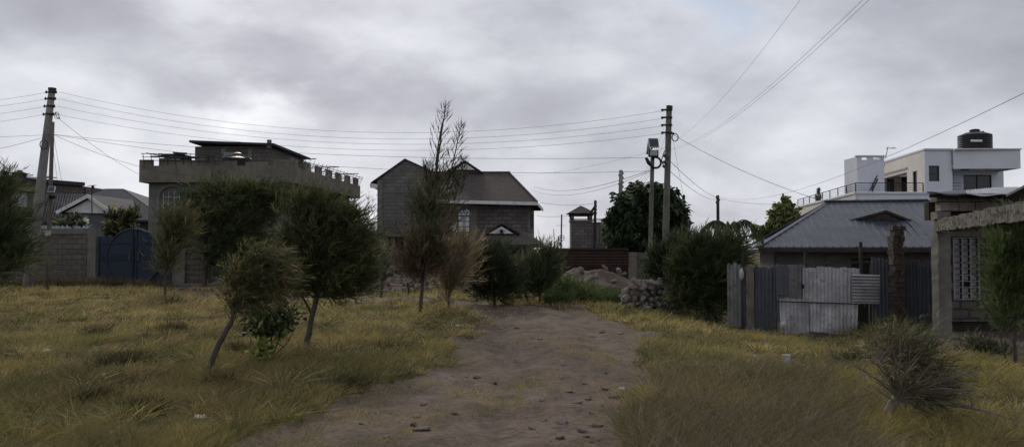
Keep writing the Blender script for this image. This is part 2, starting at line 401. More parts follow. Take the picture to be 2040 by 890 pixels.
def np_mesh(name, verts, quads, cols, m, loc=(0, 0, 0), parent=None):
    me = bpy.data.meshes.new(name); off = np.array(root_loc(parent) if parent is not None else loc, dtype=np.float64)
    v = (verts - off).astype(np.float32); nv, nf = len(v), len(quads)
    me.vertices.add(nv); me.vertices.foreach_set('co', v.ravel())
    me.loops.add(nf * 4); me.loops.foreach_set('vertex_index', quads.astype(np.int32).ravel())
    me.polygons.add(nf); me.polygons.foreach_set('loop_start', np.arange(0, nf * 4, 4, dtype=np.int32))
    if cols is not None:
        ca = me.color_attributes.new('Col', 'FLOAT_COLOR', 'POINT')
        ca.data.foreach_set('color', np.concatenate([cols, np.ones((nv, 1))], 1).astype(np.float32).ravel())
    me.update(calc_edges=True); me.materials.append(MT[m] if isinstance(m, str) else m)
    o = bpy.data.objects.new(name, me); COL.objects.link(o)
    if parent is not None: o.parent = parent
    else: o.location = loc
    return o
def ribbons(st, dr, ln, wd, bend, col, seg=2, prof=None):
    """N ribbons; bend is added with t^2"""
    n = len(st); prof = prof or ([1, .75, .15] if seg == 2 else [1] * seg + [.2])
    side = np.cross(dr, rng.normal(size=(n, 3))); side /= np.linalg.norm(side, axis=1, keepdims=True) + 1e-9
    vs = np.empty((n, (seg + 1) * 2, 3)); cs = np.repeat(col[:, None, :], (seg + 1) * 2, 1)
    for i in range(seg + 1):
        t = i / seg; c = st + dr * (ln * t)[:, None] + bend * (t * t)
        w_ = side * (wd * prof[i] / 2)[:, None]; vs[:, 2 * i] = c - w_; vs[:, 2 * i + 1] = c + w_
    b = (np.arange(n) * (seg + 1) * 2)[:, None]; q = []
    for i in range(seg): q.append(np.concatenate([b + 2 * i, b + 2 * i + 1, b + 2 * i + 3, b + 2 * i + 2], 1))
    return vs.reshape(-1, 3), np.stack(q, 1).reshape(-1, 4), cs.reshape(-1, 3)
def unit(a): return a / (np.linalg.norm(a, axis=-1, keepdims=True) + 1e-9)
def _h(i, j, s):
    v = np.sin(i * 127.1 + j * 311.7 + s * 74.7) * 43758.5453; return v - np.floor(v)
def vnoise(x, y, s=0):
    x = np.asarray(x, float); y = np.asarray(y, float); i, j = np.floor(x), np.floor(y); fx, fy = x - i, y - j
    fx = fx * fx * (3 - 2 * fx); fy = fy * fy * (3 - 2 * fy)
    return (_h(i, j, s) * (1 - fx) + _h(i + 1, j, s) * fx) * (1 - fy) + (_h(i, j + 1, s) * (1 - fx) + _h(i + 1, j + 1, s) * fx) * fy
def fbm(x, y, s=0, o=4):
    r = 0; a = .5
    for k in range(o): r = r + a * vnoise(x * 2 ** k, y * 2 ** k, s + k); a *= .5
    return r
def sm(x, a, b):
    t = np.clip((np.asarray(x, float) - a) / (b - a), 0, 1); return t * t * (3 - 2 * t)

# ------------------------------------------------------------------ terrain
def base_h(x, y):
    return -0.62 * sm(x, 1.5, 8) * sm(y, 9, 21) * (1 - sm(y, 60, 120)) + 0
def on_ground(px, py):
    d = 5.0
    lo, hi = 4.0, 60.0
    for _ in range(40):
        m_ = (lo + hi) / 2; p = P(px, py, m_)
        if p.z > float(base_h(p.x, p.y)): lo = m_
        else: hi = m_
    return P(px, py, (lo + hi) / 2)
TRACK = [on_ground(*q) for q in [(900, 614), (955, 640), (905, 690), (848, 730), (760, 768), (655, 806), (500, 889), (290, 1000), (-40, 1250),
         (1290, 1250), (1275, 1000), (1262, 889), (1248, 830), (1275, 770), (1288, 715), (1292, 685), (1325, 668), (1235, 640), (1190, 616), (1160, 608), (1050, 606)]]
SIDE = [on_ground(*q) for q in [(325, 589), (500, 596), (760, 604), (960, 616), (1000, 610), (960, 603), (760, 590), (500, 583), (340, 578)]]
def inpoly(x, y, poly):
    c = np.zeros(np.shape(x), bool); n = len(poly)
    for i in range(n):
        a, b = poly[i], poly[(i + 1) % n]
        k = ((a.y > y) != (b.y > y)) & (x < (b.x - a.x) * (y - a.y) / (b.y - a.y + 1e-12) + a.x)
        c ^= k
    return c
def track_mask(x, y):
    ox = (fbm(x * 1.3, y * 1.3, 3) - .47) * 1.5 * np.clip(y / 16, .5, 1.5); oy = (fbm(x * 1.3, y * 1.3, 9) - .47) * 2.4
    return inpoly(x + ox, y + oy, TRACK) | inpoly(x + ox, y + oy * .4, SIDE)
# grass strip in the middle of the track
MED = [on_ground(*q) for q in [(1075, 735), (1030, 752), (960, 790), (925, 815), (960, 822), (1010, 800), (1060, 770)]]
def med_mask(x, y): return inpoly(x + (fbm(x * 2, y * 2, 5) - .47) * .7, y + (fbm(x * 2, y * 2, 6) - .47) * 1.2, MED)
def height(x, y):
    x = np.asarray(x, float); y = np.asarray(y, float)
    near = 1 - sm(y, 45, 70)
    h = base_h(x, y) + ((fbm(x * .35, y * .35, 1) - .47) * .22 + (fbm(x * 1.7, y * 1.7, 2, 3) - .43) * .07) * near
    t = inpoly(x, y, TRACK)
    rut = (fbm(x * 2.6, y * 1.6, 21, 4) - .47) * .05 + (np.abs(fbm(x * 1.1, y * .8, 31, 3) - .45)) * .10
    cxl = .95 - .012 * y + (fbm(y * .12, y * 0, 77, 2) - .4) * .8     # middle of the track
    wheel = -.07 * (np.exp(-((x - cxl - .95) / .28) ** 2) + np.exp(-((x - cxl + .95) / .28) ** 2))
    return h + np.where(t, rut - .05 + wheel * sm(y, 4, 7), 0.0)
def GH(x, y): return float(height(np.array([x]), np.array([y]))[0])
def axis_lines(parts):
    out = []
    for a, b, st in parts: out.append(np.arange(a, b, st))
    return np.unique(np.concatenate(out))
xs = axis_lines([(-2500, -200, 300), (-200, -40, 20), (-40, -10, .6), (-10, 6.5, .11), (6.5, 14, .3), (14, 40, .8), (40, 200, 20), (200, 2501, 300)])
ys = axis_lines([(-2500, -100, 400), (-100, 0, 20), (0, 4, .5), (4, 14, .1), (14, 38, .2), (38, 70, 1.0), (70, 200, 10), (200, 2700, 250)])
GX, GY = np.meshgrid(xs, ys, indexing='ij'); GZ = height(GX, GY)
V = np.stack([GX, GY, GZ], -1).reshape(-1, 3); nx, ny = GX.shape
I, J = np.meshgrid(np.arange(nx - 1), np.arange(ny - 1), indexing='ij'); a = (I * ny + J).ravel()
Q = np.stack([a, a + ny, a + ny + 1, a + 1], 1)
cx, cyy = V[Q].mean(1)[:, 0], V[Q].mean(1)[:, 1]
tm = track_mask(cx, cyy) & (cyy > 3) & (cyy < 40)
def sub(qs):
    u, inv = np.unique(qs, return_inverse=True); return V[u], inv.reshape(-1, 4)
v_, q_ = sub(Q[~tm]); g = np_mesh('ground', v_, q_, None, 'ground'); tag(g, kind='structure')
v_, q_ = sub(Q[tm]); g = np_mesh('dirt_track', v_, q_, None, 'dirt'); tag(g, kind='structure')
for nm in ('ground', 'dirt_track'):
    me = bpy.data.objects[nm].data; me.polygons.foreach_set('use_smooth', [True] * len(me.polygons))

#PART2
# ------------------------------------------------------------------ left boundary wall and gate
def v2(px, d): return (X(px, d), d)
WD = 37.0; gz = GH(X(150, WD), WD)
t = T('boundary_wall', 'grey stone block boundary wall with concrete coping left of the blue gate', 'wall', (X(90, WD), WD, gz))
mb = MB(); wall(mb, v2(-120, WD), v2(176, WD), gz - .3, Z(466, WD), .25); mb.build('wall_panel', 'block', t)
mb = MB(); mb.bb(X(-120, WD), X(178, WD), WD - .06, WD + .3, Z(466, WD), Z(455, WD)); mb.build('coping', 'concrete_side', t)
mb = MB(); mb.bb(X(177, WD), X(193, WD), WD - .12, WD + .3, gz - .3, Z(453.5, WD)); mb.build('pillar', 'concrete_side', t)
mb = MB(); mb.bb(X(-120, WD), X(176, WD), WD - .16, WD - .002, gz - .3, gz + .2); mb.build('plinth', 'concrete_side', t)
mb = MB()
for k in range(150):
    x = X(20, WD) + random.random() * (X(176, WD) - X(20, WD)); y = WD + random.random() * .2; z = Z(455, WD); s = .03 + .05 * random.random()
    mb.add([(x - s, y, z), (x + s, y + .02, z), (x + s * random.uniform(-1, 1), y, z + s * 2.2), (x, y + .04, z)], [(0, 1, 2), (1, 3, 2), (3, 0, 2)])
mb.build('glass_shard', 'glass_pale', t, kind='stuff')
t = T('boundary_wall', 'low grey block wall with brick piers right of the blue gate, under the big dome shaped tree', 'wall', (X(450, WD), WD, gz))
mb = MB(); wall(mb, v2(372, WD), v2(770, WD), gz - .3, Z(468, WD), .25); mb.build('wall_panel', 'block', t)
mb = MB(); mb.bb(X(372, WD), X(770, WD), WD - .05, WD + .3, Z(468, WD), Z(460, WD)); mb.build('coping', 'concrete', t)
for px in (359, 414, 520, 640): 
    mb = MB(); mb.bb(X(px - (13 if px == 359 else 4), WD), X(px + (12 if px == 359 else 4), WD), WD - .14, WD + .3, gz - .3, Z(463 if px > 360 else 470, WD)); mb.build('pillar', 'concrete_side' if px == 359 else 'concrete', t)
mb = MB(); mb.bb(X(347, WD), X(560, WD), WD - 1.1, WD - .15, gz - .3, gz + .12); mb.build('concrete_ledge', 'concrete_side', t)
mb = MB()
for k in range(60):
    x = X(380, WD) + random.random() * 2.6; y = WD + random.random() * .2; z = Z(460, WD); s = .05 + .07 * random.random()
    mb.add([(x - s, y, z), (x + s, y + .02, z), (x + s * random.uniform(-1, 1), y, z + s * 2.2), (x, y + .04, z)], [(0, 1, 2), (1, 3, 2), (3, 0, 2)])
mb.build('glass_shard', 'glass_pale', t, kind='stuff')
# gate
gx0, gx1, gm_ = X(196, WD), X(345, WD), X(269, WD); ztop = Z(471, WD); cz_, rr = Z(510.5, WD), 54 / FPX * WD
t = T('gate', 'dark blue double metal gate with a large round disc pattern across both leaves', 'gate', (gm_, WD, gz))
for (a, b, s) in ((gx0, gm_ - .015, -1), (gm_ + .015, gx1, 1)):
    mb = MB(); mb.bb(a, b, WD, WD + .05, gz + .06, ztop); lf = mb.build('gate_leaf', 'gate', t)
    mb = MB()
    pts = [Vector((gm_ + s * (.02 + 0), WD - .01, cz_ - rr))] if 0 else []
    ang = [R(-90 + 180 * k / 24) for k in range(25)]
    disc = [Vector((gm_ + s * (.02 + rr * math.cos(q)), WD - .012, max(gz + .04, cz_ + rr * math.sin(q)))) for q in ang]
    mb.slab(disc, (0, -.03, 0)); mb.build('disc', 'gate', lf)
    mb = MB(); mb.tube([p + Vector((0, -.045, 0)) for p in disc], .035, 6); mb.build('disc_rim', 'gate_dark', lf)
    mb = MB(); mb.bar((a + .03, WD - .02, gz + .06), (a + .03, WD - .02, ztop), .07, .04)
    mb.bar((a, WD - .062, ztop - .3), (b, WD - .062, ztop - .3), .03, .05); mb.bar((a, WD - .062, ztop - 1.05), (b, WD - .062, ztop - 1.05), .03, .05)
    for k in range(3): mb.bar((a, WD - .064, ztop - .85 - k * .085), (b, WD - .064, ztop - .85 - k * .085), .02, .03)
    mb.bar((gm_ + s * .09, WD - .06, gz + .1), (gm_ + s * .09, WD - .06, cz_ + rr), .05, .04)
    mb.build('rail', 'gate_dark', lf)
    mb = MB(); x = gm_ + s * .2; mb.tube([(x, WD - .06, cz_ - .22), (x, WD - .13, cz_ - .2), (x, WD - .13, cz_ + .2), (x, WD - .06, cz_ + .22)], .018, 6); mb.build('handle', 'metal', lf)
mb = MB()
for k in range(15):
    x = gx0 + .9 + k * .11; mb.bar((x, WD + .02, ztop), (x, WD + .02, cz_ + math.sqrt(max(.01, rr * rr - (x - gm_) ** 2)) + .12 if abs(x - gm_) < rr else ztop + .2), .02)
mb.build('spikes', 'metal', t)

# ------------------------------------------------------------------ house with the battlement parapet
A = v2(275, 43); B = v2(578, 43); C = v2(717, 57); D_ = (A[0], 57.0); g0 = GH(A[0], 43)
t = T('battlement_house', 'unplastered grey concrete house with battlement parapet and rusty roof rails, behind the wall', 'house', (A[0] + 4, 48, g0))
z0, z1 = Z(357, 43), Z(330, 43)
mb = MB(); i_ = .75
a_, b_, c_, d_ = (A[0] + .3, 43.5), (B[0] - .5, 43.5), (C[0] - .6, 56.2), (A[0] + .3, 56.2)
wo_ = (.75, 1.95, z0 - 1.85, z0 - .6)
wall(mb, a_, b_, g0 - .3, z0, .3, [wo_]); wall(mb, b_, c_, g0 - .3, z0, .3); mb.bb(a_[0], c_[0], 55.9, 56.2, g0 - .3, z0); mb.bb(a_[0] - .002, a_[0] + .3, 43.8, 55.9, g0 - .3, z0)
bd = mb.build('wall', 'plaster_dim', t)
cu, wr = 1.35, .6
window(t, a_, b_, .75, 1.95, z0 - 1.85, z0 - .6, .1, 4, 4, 'fascia', 'glass', .035)
mb = MB()  # arched hood and side pilasters of the upper window
for k in range(10):
    a0, a1 = math.pi * k / 10, math.pi * (k + 1) / 10
    mb.bar((a_[0] + cu + .78 * math.cos(a0), 43.42, z0 - .9 + .62 * math.sin(a0)), (a_[0] + cu + .78 * math.cos(a1), 43.42, z0 - .9 + .62 * math.sin(a1)), .14, .16)
mb.bb(a_[0] + .45, a_[0] + .62, 43.4, 43.499, z0 - 2.2, z0 - .9); mb.bb(a_[0] + 2.08, a_[0] + 2.25, 43.4, 43.499, z0 - 2.2, z0 - .9); mb.bb(a_[0] + .4, a_[0] + 2.3, 43.36, 43.497, z0 - 2.35, z0 - 2.2)
mb.build('window_hood', 'concrete_side', t)
window(t, a_, b_, 3.3, 4.5, z0 - 1.9, z0 - .7, -.03, 4, 4, 'fascia', 'glass', .035)
poly = [Vector((p[0], p[1], z0)) for p in (A, B, C, D_)]
mb = MB(); mb.slab(poly, (0, 0, -.16)); mb.build('roof_slab', 'concrete', t)
mb = MB(); wall(mb, A, B, z0 + .002, z1, .16); wall(mb, (B[0] - .003, B[1] + .003), C, z0 + .002, z1, .16); mb.bb(A[0], A[0] + .16, 43.17, 57, z0 + .002, z1); mb.bb(A[0] + .17, C[0], 56.84, 57, z0 + .002, z1)
mb.build('parapet', 'concrete', t)
Lf = B[0] - A[0]
for (u0, u1, h) in ((0, .72, .32), (1.05, 2.1, .4), (2.1, 3.9, .3), (4.4, 5.2, .26), (5.7, 6.9, .2), (7.2, Lf, .34)):
    mb = MB(); mb.bb(A[0] + u0, A[0] + u1, 43.004, 43.156, z1 + .001, z1 + h); mb.build('merlon', 'concrete', t)
dv = (Vector((C[0], C[1], 0)) - Vector((B[0], B[1], 0))); Ls = dv.length; dv.normalize()
u = .2
while u < Ls - .3:
    p = Vector((B[0], B[1], 0)) + dv * u; q = Vector((B[0], B[1], 0)) + dv * min(u + 1.05, Ls)
    mb = MB(); wall(mb, (p.x, p.y), (q.x, q.y), z1 + .001, z1 + .45, .12); mb.build('merlon', 'concrete', t); u += 2.05
# rusty rail frame that overhangs the parapet
mb = MB(); off = .35
F1 = [(A[0] + .2, 42.7), (A[0] + 4.6, 42.9)]
for zz_, o_ in ((z1 + .62, 0), (z1 + .45, .12), (z1 + .28, .2)): mb.bar((F1[0][0], 42.75 + o_, zz_), (F1[1][0], 42.75 + o_, zz_ - .06), .03)
for k in range(10): x = F1[0][0] + .1 + k * .42; mb.bar((x, 42.95, z1 + .05), (x, 42.75, z1 + .62), .025)
mb.bar((A[0] + .5, 42.7, z1 + .64), (A[0] + 2.6, 43.6, z1 + .3), .05)
for (o_, zz_) in ((.35, .62), (.28, .5), (.15, .36), (.05, .24)):
    p0 = Vector((B[0] - 1.0 + o_, 43.0, z1 + zz_)); p1 = Vector((C[0] + o_ - .15, 57, z1 + zz_ - .05)); mb.bar(p0, p1, .028)
k = .4
while k < Ls:
    p = Vector((B[0], B[1], 0)) + dv * k; mb.bar((p.x - .05, p.y, z1), (p.x + .2, p.y, z1 + .62), .02); k += .75
for k in (2.5, 7, 11.5):
    p = Vector((B[0], B[1], 0)) + dv * k; mb.bar((p.x - 1.6, p.y, z1 + .6), (p.x + .55, p.y, z1 + .64), .07, .05); mb.bar((p.x - .8, p.y, z1 + .1), (p.x - .1, p.y, z1 + .6), .04)
mb.build('roof_rail', 'darkmetal', t)
# rooftop room
pa, pb, pc = (X(386, 48), 48), (X(536, 48), 48), (X(603, 54.5), 54.5)
zt = Z(292, 48); rm = MB(); wall(rm, pa, pb, z0, zt, .2, [(.75, 1.1, zt - 1.25, zt - .55)]); wall(rm, (pb[0] - .002, pb[1] + .002), pc, z0, zt - .05, .2)
rm.bb(pa[0], pa[0] + .2, 48.2, 54.5, z0, zt); rm.build('rooftop_room', 'block', t)
window(t, pa, pb, .75, 1.1, zt - 1.25, zt - .55, .05, 1, 2, 'darkmetal', 'glass', .04)
mb = MB()
for (ua, ub) in ((1.6, 1.85), (3.2, 3.45)):
    mb = MB(); mb.bb(pa[0] + ua, pa[0] + ub, 47.95, 47.998, z0 + .5, zt - .1); mb.build('pilaster', 'concrete_side', t)
mb = MB(); mb.slab([Vector((pa[0] - .2, 47.6, zt + .2)), Vector((pb[0] + .35, 47.6, zt + .02)), Vector((pc[0] + .35, 55, zt - .02)), Vector((pa[0] - .2, 55, zt + .2))], (0, 0, .13)); mb.build('roof', 'slate', t)
mb = MB(); mb.box((X(534, 47.7), 47.75, zt + .12), (.22, .2, .5)); mb.build('chimney', 'concrete_side', t)
# tanks
def tank(name, label, c, r, h, m='black', cat='water tank', group='black water tanks on flat roofs'):
    tt = T(name, label, cat, c, group)
    prof = [(r, 0)]; n = max(4, int(h / .16))
    for k in range(n):
        zz_ = h * (k + .15) / n; prof += [(r, zz_), (r * 1.03, zz_ + h / n * .25), (r * 1.03, zz_ + h / n * .5), (r, zz_ + h / n * .75)]
    prof += [(r * .97, h), (r * .55, h + r * .16), (r * .3, h + r * .2), (r * .3, h + r * .28), (r * .05, h + r * .3)]
    mb = MB(); mb.lathe(c, prof, 24); mb.build('tank_body', m, tt)
    mb = MB(); mb.lathe((c[0], c[1], c[2] + h + r * .2), [(r * .32, .02), (r * .32, r * .14), (r * .2, r * .19)], 16); mb.build('lid', m, tt)
    return tt
t1 = tank('water_tank', 'black tank heaped with scrap timber at the left of the battlement roof', (X(352, 45), 45.0, z1 - .1), .72, .75)
mb = MB(); z_ = z1 + .66
for (x0, x1, za, zb, y) in ((-1.3, 1.0, .0, .02, -.5), (-.8, 1.05, .1, -.03, -.3), (-.6, .6, .02, .22, -.6), (-.1, .8, .24, .03, -.45), (-1.0, .4, .18, .12, -.2), (.1, .5, .2, .22, -.6)):
    mb.bar((X(352, 45) + x0, 45 + y, z_ + za), (X(352, 45) + x1, 45 + y + .4, z_ + zb), .1, .07)
mb.build('scrap_timber', 'darkwood', t1)
mb = MB(); mb.bb(X(340, 45), X(365, 45), 44.5, 45.6, z0, z1 - .1); mb.build('block_stand', 'block', t1)
t2 = tank('water_tank', 'squat black tank in front of the rooftop room of the battlement house', (X(470, 45.5), 45.5, z1 + .15), .88, .5)
mb = MB(); c_ = Vector((X(470, 45.5), 45.2, z1 + .8))
mb.bar(c_ + Vector((-.1, 0, .1)), c_ + Vector((.85, 0, -.12)), .16, .06); mb.box(c_ + Vector((-.35, .2, .05)), (.5, .5, .25), ry=.1); mb.build('broken_lid', 'metal', t2)
mb = MB(); mb.bb(X(447, 45), X(462, 45), 45.2, 45.9, z0, z1 + .15); mb.build('block_stand', 'block', t2); mb = MB(); mb.bb(X(480, 45), X(495, 45), 45.2, 45.9, z0, z1 + .15); mb.build('block_stand', 'block', t2)

# ------------------------------------------------------------------ far left building
A = v2(-60, 58); B = v2(165, 66); zt = Z(371, 66); dl = Vector((B[0] - A[0], B[1] - A[1], 0)); Ld = dl.length
t = T('flat_roofed_building', 'brown flat roofed stone building far left behind the leaning pole', 'building', (A[0], 62, 0))
mb = MB(); wall(mb, A, B, -.2, zt, .3, [(Ld * .33, Ld * .33 + 1.3, zt - 1.9, zt - .8)]); mb.bb(B[0] - .3, B[0] - .002, B[1] + .31, B[1] + 8, -.2, zt); mb.build('wall', 'block', t)
window(t, A, B, Ld * .33, Ld * .33 + 1.3, zt - 1.9, zt - .8, .1, 2, 1, 'fascia', 'glass_pale', .05)
mb = MB(); wall(mb, (A[0], A[1] - .3), (B[0] + .25, B[1] - .3), zt + .001, zt + .3, 8); mb.build('roof', 'slate', t)
mb = MB(); wall(mb, (A[0], A[1] - .5), (A[0] + dl.x * .6, A[1] + dl.y * .6 - .5), zt - .75, zt - .5, .6); mb.build('band', 'concrete_side', t)
tank('water_tank', 'small dark tank on the edge of the far left flat roof', (X(28, 62), 62.5, zt + .3), .5, .5)
tj = T('scrap_heap', 'heap of dark scrap timber on the far left flat roof', 'scrap', (X(45, 61), 61.5, zt + .3))
mb = MB()
for k in range(26):
    x = X(-30 + 100 * random.random(), 61); y = 61 + random.random() * 1.5; zb = zt + .3 + random.random() * .45 * (1 - max(0, (x - X(30, 61)) / 2.2))
    mb.bar((x - .7 * random.random(), y, zb), (x + .8 * random.random(), y + .3, zb + random.uniform(-.1, .25)), .09, .07)
mb.build('timber', 'darkwood', tj)

# ------------------------------------------------------------------ grey-blue tiled bungalow
t = T('bungalow', 'low bungalow with slate blue roof and white gable, behind the block wall', 'house', (X(170, 50), 51, 0))
ez = Z(440, 48) ; ya, yb = 49.5, 61
rl, rr_ = X(204, 55), X(240, 55); rz_ = Z(379, 55); xl, xr = X(40, 49.5), X(330, 49.5)
mb = MB(); mb.slab([(xl, ya, ez), (xr, ya, ez), (rr_, 55.2, rz_), (rl, 55.2, rz_)], (0, .05, .12)); mb.slab([(xr, ya, ez), (xr, yb, ez), (rr_, 55.2, rz_)], (.03, 0, .121)); mb.slab([(xl, ya, ez), (rl, 55.2, rz_), (xl, yb, ez)], (-.03, 0, .119)); mb.slab([(xl, yb, ez), (rl, 55.2, rz_), (rr_, 55.2, rz_), (xr, yb, ez)], (0, 0, .122))
mb.build('roof', 'slate', t)
mb = MB(); x0, x1 = X(78, 52), X(172, 52); zr = Z(393, 53)
mb.slab([(X(70, 48), 48.2, Z(447, 48)), (X(160, 48), 48.2, Z(425, 48)), (X(172, 52), 52, zr), (X(84, 52), 52, zr)], (0, .04, .1)); mb.build('side_roof', 'slate', t)
mb = MB()
for k in range(16):
    u = (k + .5) / 16; p = Vector((X(70, 48), 48.14, Z(447, 48) + .14)).lerp(Vector((X(160, 48), 48.14, Z(425, 48) + .14)), u); q = Vector((X(84, 52), 52, zr + .14)).lerp(Vector((X(172, 52), 52, zr + .14)), u)
    mb.bar(p, q, .05, .05)
mb.build('roof_rib', 'slate', t)
# gable
ga, gb, gc = Vector((X(110, 47.5), 47.5, Z(421, 47.5))), Vector((X(228, 47.5), 47.5, Z(423, 47.5))), Vector((X(174, 47.5), 47.5, Z(387, 47.5)))
mb = MB(); mb.slab([ga + Vector((0, 0, -.1)), gc + Vector((0, 0, -.1)), gc + Vector((0, 6, -.1)), ga + Vector((0, 6, -.1))], (0, 0, .1)); mb.slab([gc + Vector((0.002, 0, -.1)), gb + Vector((0, 0, -.1)), gb + Vector((0, 6, -.1)), gc + Vector((.002, 6, -.1))], (0, 0, .1)); mb.build('gable_roof', 'slate', t)
mb = MB(); o_ = Vector((0, -.06, 0)); mb.slab([ga + o_, gc + o_, gc + o_ - Vector((0, 0, .22)), ga + o_ + Vector((.12, 0, -.16))], (0, -.04, 0)); mb.slab([gc + o_ + Vector((.002, 0, 0)), gb + o_, gb + o_ + Vector((-.12, 0, -.16)), gc + o_ - Vector((-.002, 0, .22))], (0, -.04, 0)); mb.build('bargeboard', 'fascia', t)
mb = MB(); mb.slab([ga + Vector((.4, .2, -.05)), gb + Vector((-.4, .2, -.05)), gc + Vector((0, .2, -.25))], (0, .08, 0)); mb.build('gable_panel', 'fascia', t)
mb = MB(); wall(mb, (ga.x + .35, 47.9), (gb.x - .35, 47.9), -.2, ga.z - .1, .2); mb.bb(xl + .5, xr - .5, 50.2, 50.4, -.2, ez - .002); mb.build('wall', 'tin_dark', t)
ta = T('tv_aerial', 'tall thin television aerial beside the white gable', 'aerial', (X(182, 47), 47.0, Z(424, 47)))
mb = MB(); x = X(182, 47); mb.tube([(x, 47, Z(430, 47)), (x - .03, 47, Z(370, 47))], .03, 6); mb.build('mast', 'darkmetal', ta)
mb = MB(); mb.bar((x - .02, 46.6, Z(371, 47)), (x - .02, 47.4, Z(368, 47)), .03)
for k in range(4): mb.bar((x - .15, 46.7 + k * .2, Z(371 - k * .8, 47)), (x + .12, 46.7 + k * .2, Z(371 - k * .8, 47)), .018)
mb.box((x + .03, 47, Z(373, 47)), (.12, .1, .16)); mb.build('antenna', 'darkmetal', ta)
mb = MB(); mb.bar((x, 47, Z(424, 47)), (x - .55, 46.9, Z(434, 47)), .03); mb.build('brace', 'metal', ta)

# ------------------------------------------------------------------ stone house with brown tiled roof
t = T('stone_house', 'two storey stone house with brown tiled roof, arched window and unfinished grey gable wing', 'house', (X(950, 63), 64, 0))
zf = 2.85
# gable wing
wl, wr_, yw = X(752, 64), X(868, 64), 64.0; pk = Vector((X(806, 64), 64, Z(319, 64))); ze = Z(359, 64); zr_ = Z(348, 64)
mb = MB(); mb.slab([(wl, yw, zf), (wr_, yw, zf), (wr_, yw, zr_), (pk.x + .1, yw, pk.z), (pk.x - .1, yw, pk.z), (wl, yw, ze)], (0, .25, 0))
mb.bb(wl, wl + .25, yw + .251, 72, zf, ze - .1); mb.build('gable_wall', 'block_gable', t)
mb = MB(); mb.bb(wl - .03, wr_, yw - .04, yw - .002, Z(383, 64), Z(380, 64)); mb.bb(wl - .03, wr_, yw - .03, yw - .002, Z(389, 64), Z(387.5, 64)); mb.bb(wl - .02, wl + .35, yw - .06, yw - .041, zf, ze); mb.build('string_course', 'concrete_side', t)
mb = MB(); mb.slab([(wl - .55, yw - .15, Z(366, 64)), (pk.x, yw - .15, pk.z + .02), (pk.x, 72, pk.z + .02), (wl - .55, 72, Z(366, 64))], (0, 0, .1)); mb.slab([(pk.x + .003, yw - .15, pk.z + .02), (wr_ + .2, yw - .15, zr_ - .02), (wr_ + .2, 72, zr_ - .02), (pk.x + .003, 72, pk.z + .02)], (0, 0, .1)); mb.build('wing_roof', 'tiles', t)
mb = MB(); mb.bar((wl - .56, yw - .2, Z(370, 64)), (wl + .0, yw - .2, Z(372, 64)), .03, .36); mb.bar((wl - .58, yw - .2, Z(369, 64)), (wl - .58, 72, Z(369, 64)), .04, .25); mb.build('wing_fascia', 'fascia', t)
mb = MB(); mb.bb(wl - .3, X(880, 64), 63.6, 72, zf - .2, zf - .002); mb.build('floor_slab', 'concrete', t)
for px in (758, 783, 812, 845):
    mb = MB(); mb.bb(X(px, 64) - .15, X(px, 64) + .15, 63.9, 64.2, -.2, zf - .202); mb.build('column', 'block_gable', t)
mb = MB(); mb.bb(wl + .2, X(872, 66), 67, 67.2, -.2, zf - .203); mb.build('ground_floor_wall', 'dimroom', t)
# main body
A, B, C = (X(862, 62.5), 62.5), (X(1052, 62.5), 62.5), (X(1064, 66), 66); ze = Z(405, 62.5)
ua = X(911, 62.5) - A[0]; ub = X(937, 62.5) - A[0]; wz0, wz1 = Z(463, 62.5), Z(429, 62.5); rw = (ub - ua) / 2
mb = MB(); wall(mb, A, B, -.2, ze, .25, [(ua, ub, wz0, wz1 + rw * 1.0)])
d_, n_, L_ = wall(mb, (B[0] + .002, B[1] + .004), C, -.2, ze, .25)
cu = (ua + ub) / 2  # spandrels beside the arch
for s in (-1, 1):
    arc = [Vector((A[0] + cu + s * rw * math.cos(q), 62.5, wz1 + rw * math.sin(q))) for q in [math.pi / 2 * k / 8 for k in range(9)]]
    mb.slab([Vector((A[0] + cu + s * rw, 62.5, wz1 + rw))] + arc, (0, .2, 0))
mb.bb(C[0] - .25, C[0] - .003, C[1] + .26, 74, -.2, ze); mb.build('wall', 'block_far', t)
window(t, A, B, ua, ub, wz0, wz1, .06, 2, 3, 'slate', 'glass_bright', .08, arch=True)
mb = MB(); mb.bb(A[0] + ub + .001, A[0] + ub + .5, 62.44, 62.498, wz0 - .8, wz1 + rw); mb.build('pilaster', 'concrete', t)
window(t, (B[0] + .002, B[1] + .004), C, 1.3, 2.6, Z(455, 64), Z(424, 64), -.02, 2, 2, 'darkmetal', 'glass', .06)
eL, eR, eB = Vector((X(850, 61.6), 61.6, Z(400, 61.6))), Vector((X(1070, 61.6), 61.6, Z(405, 61.6))), Vector((X(1082, 66), 66.5, Z(417, 66)))
rR, rL = Vector((X(1014, 67), 67, Z(347, 67))), Vector((X(845, 67), 67, Z(347, 67)))
bR, bL = Vector((eB.x, 74, eR.z)), Vector((eL.x, 74, eL.z)); rR2 = Vector((rR.x, rR.y, Z(347, 67)))
mb = MB(); mb.slab([eL, eR, rR2, rL], (0, 0, .14)); mb.slab([eR + Vector((.002, 0, 0)), eB, bR, rR2], (0, 0, .138)); mb.slab([bR, bL, rL, rR2], (0, 0, .136)); mb.build('roof', 'tiles', t)
mb = MB(); mb.bar(rL + Vector((0, 0, .17)), rR + Vector((.1, 0, .17)), .2, .12); mb.bar(rR + Vector((0, -.05, .13)), eR + Vector((0, -.05, .13)), .14, .1); mb.build('ridge_cap', 'tiles', t)
mb = MB(); mb.bar(eL + Vector((0, -.06, -.02)), eR + Vector((0, -.06, -.02)), .05, .26); mb.bar(eR + Vector((.03, 0, -.03)), eB + Vector((.02, 0, -.03)), .05, .22); mb.build('fascia_board', 'fascia', t)
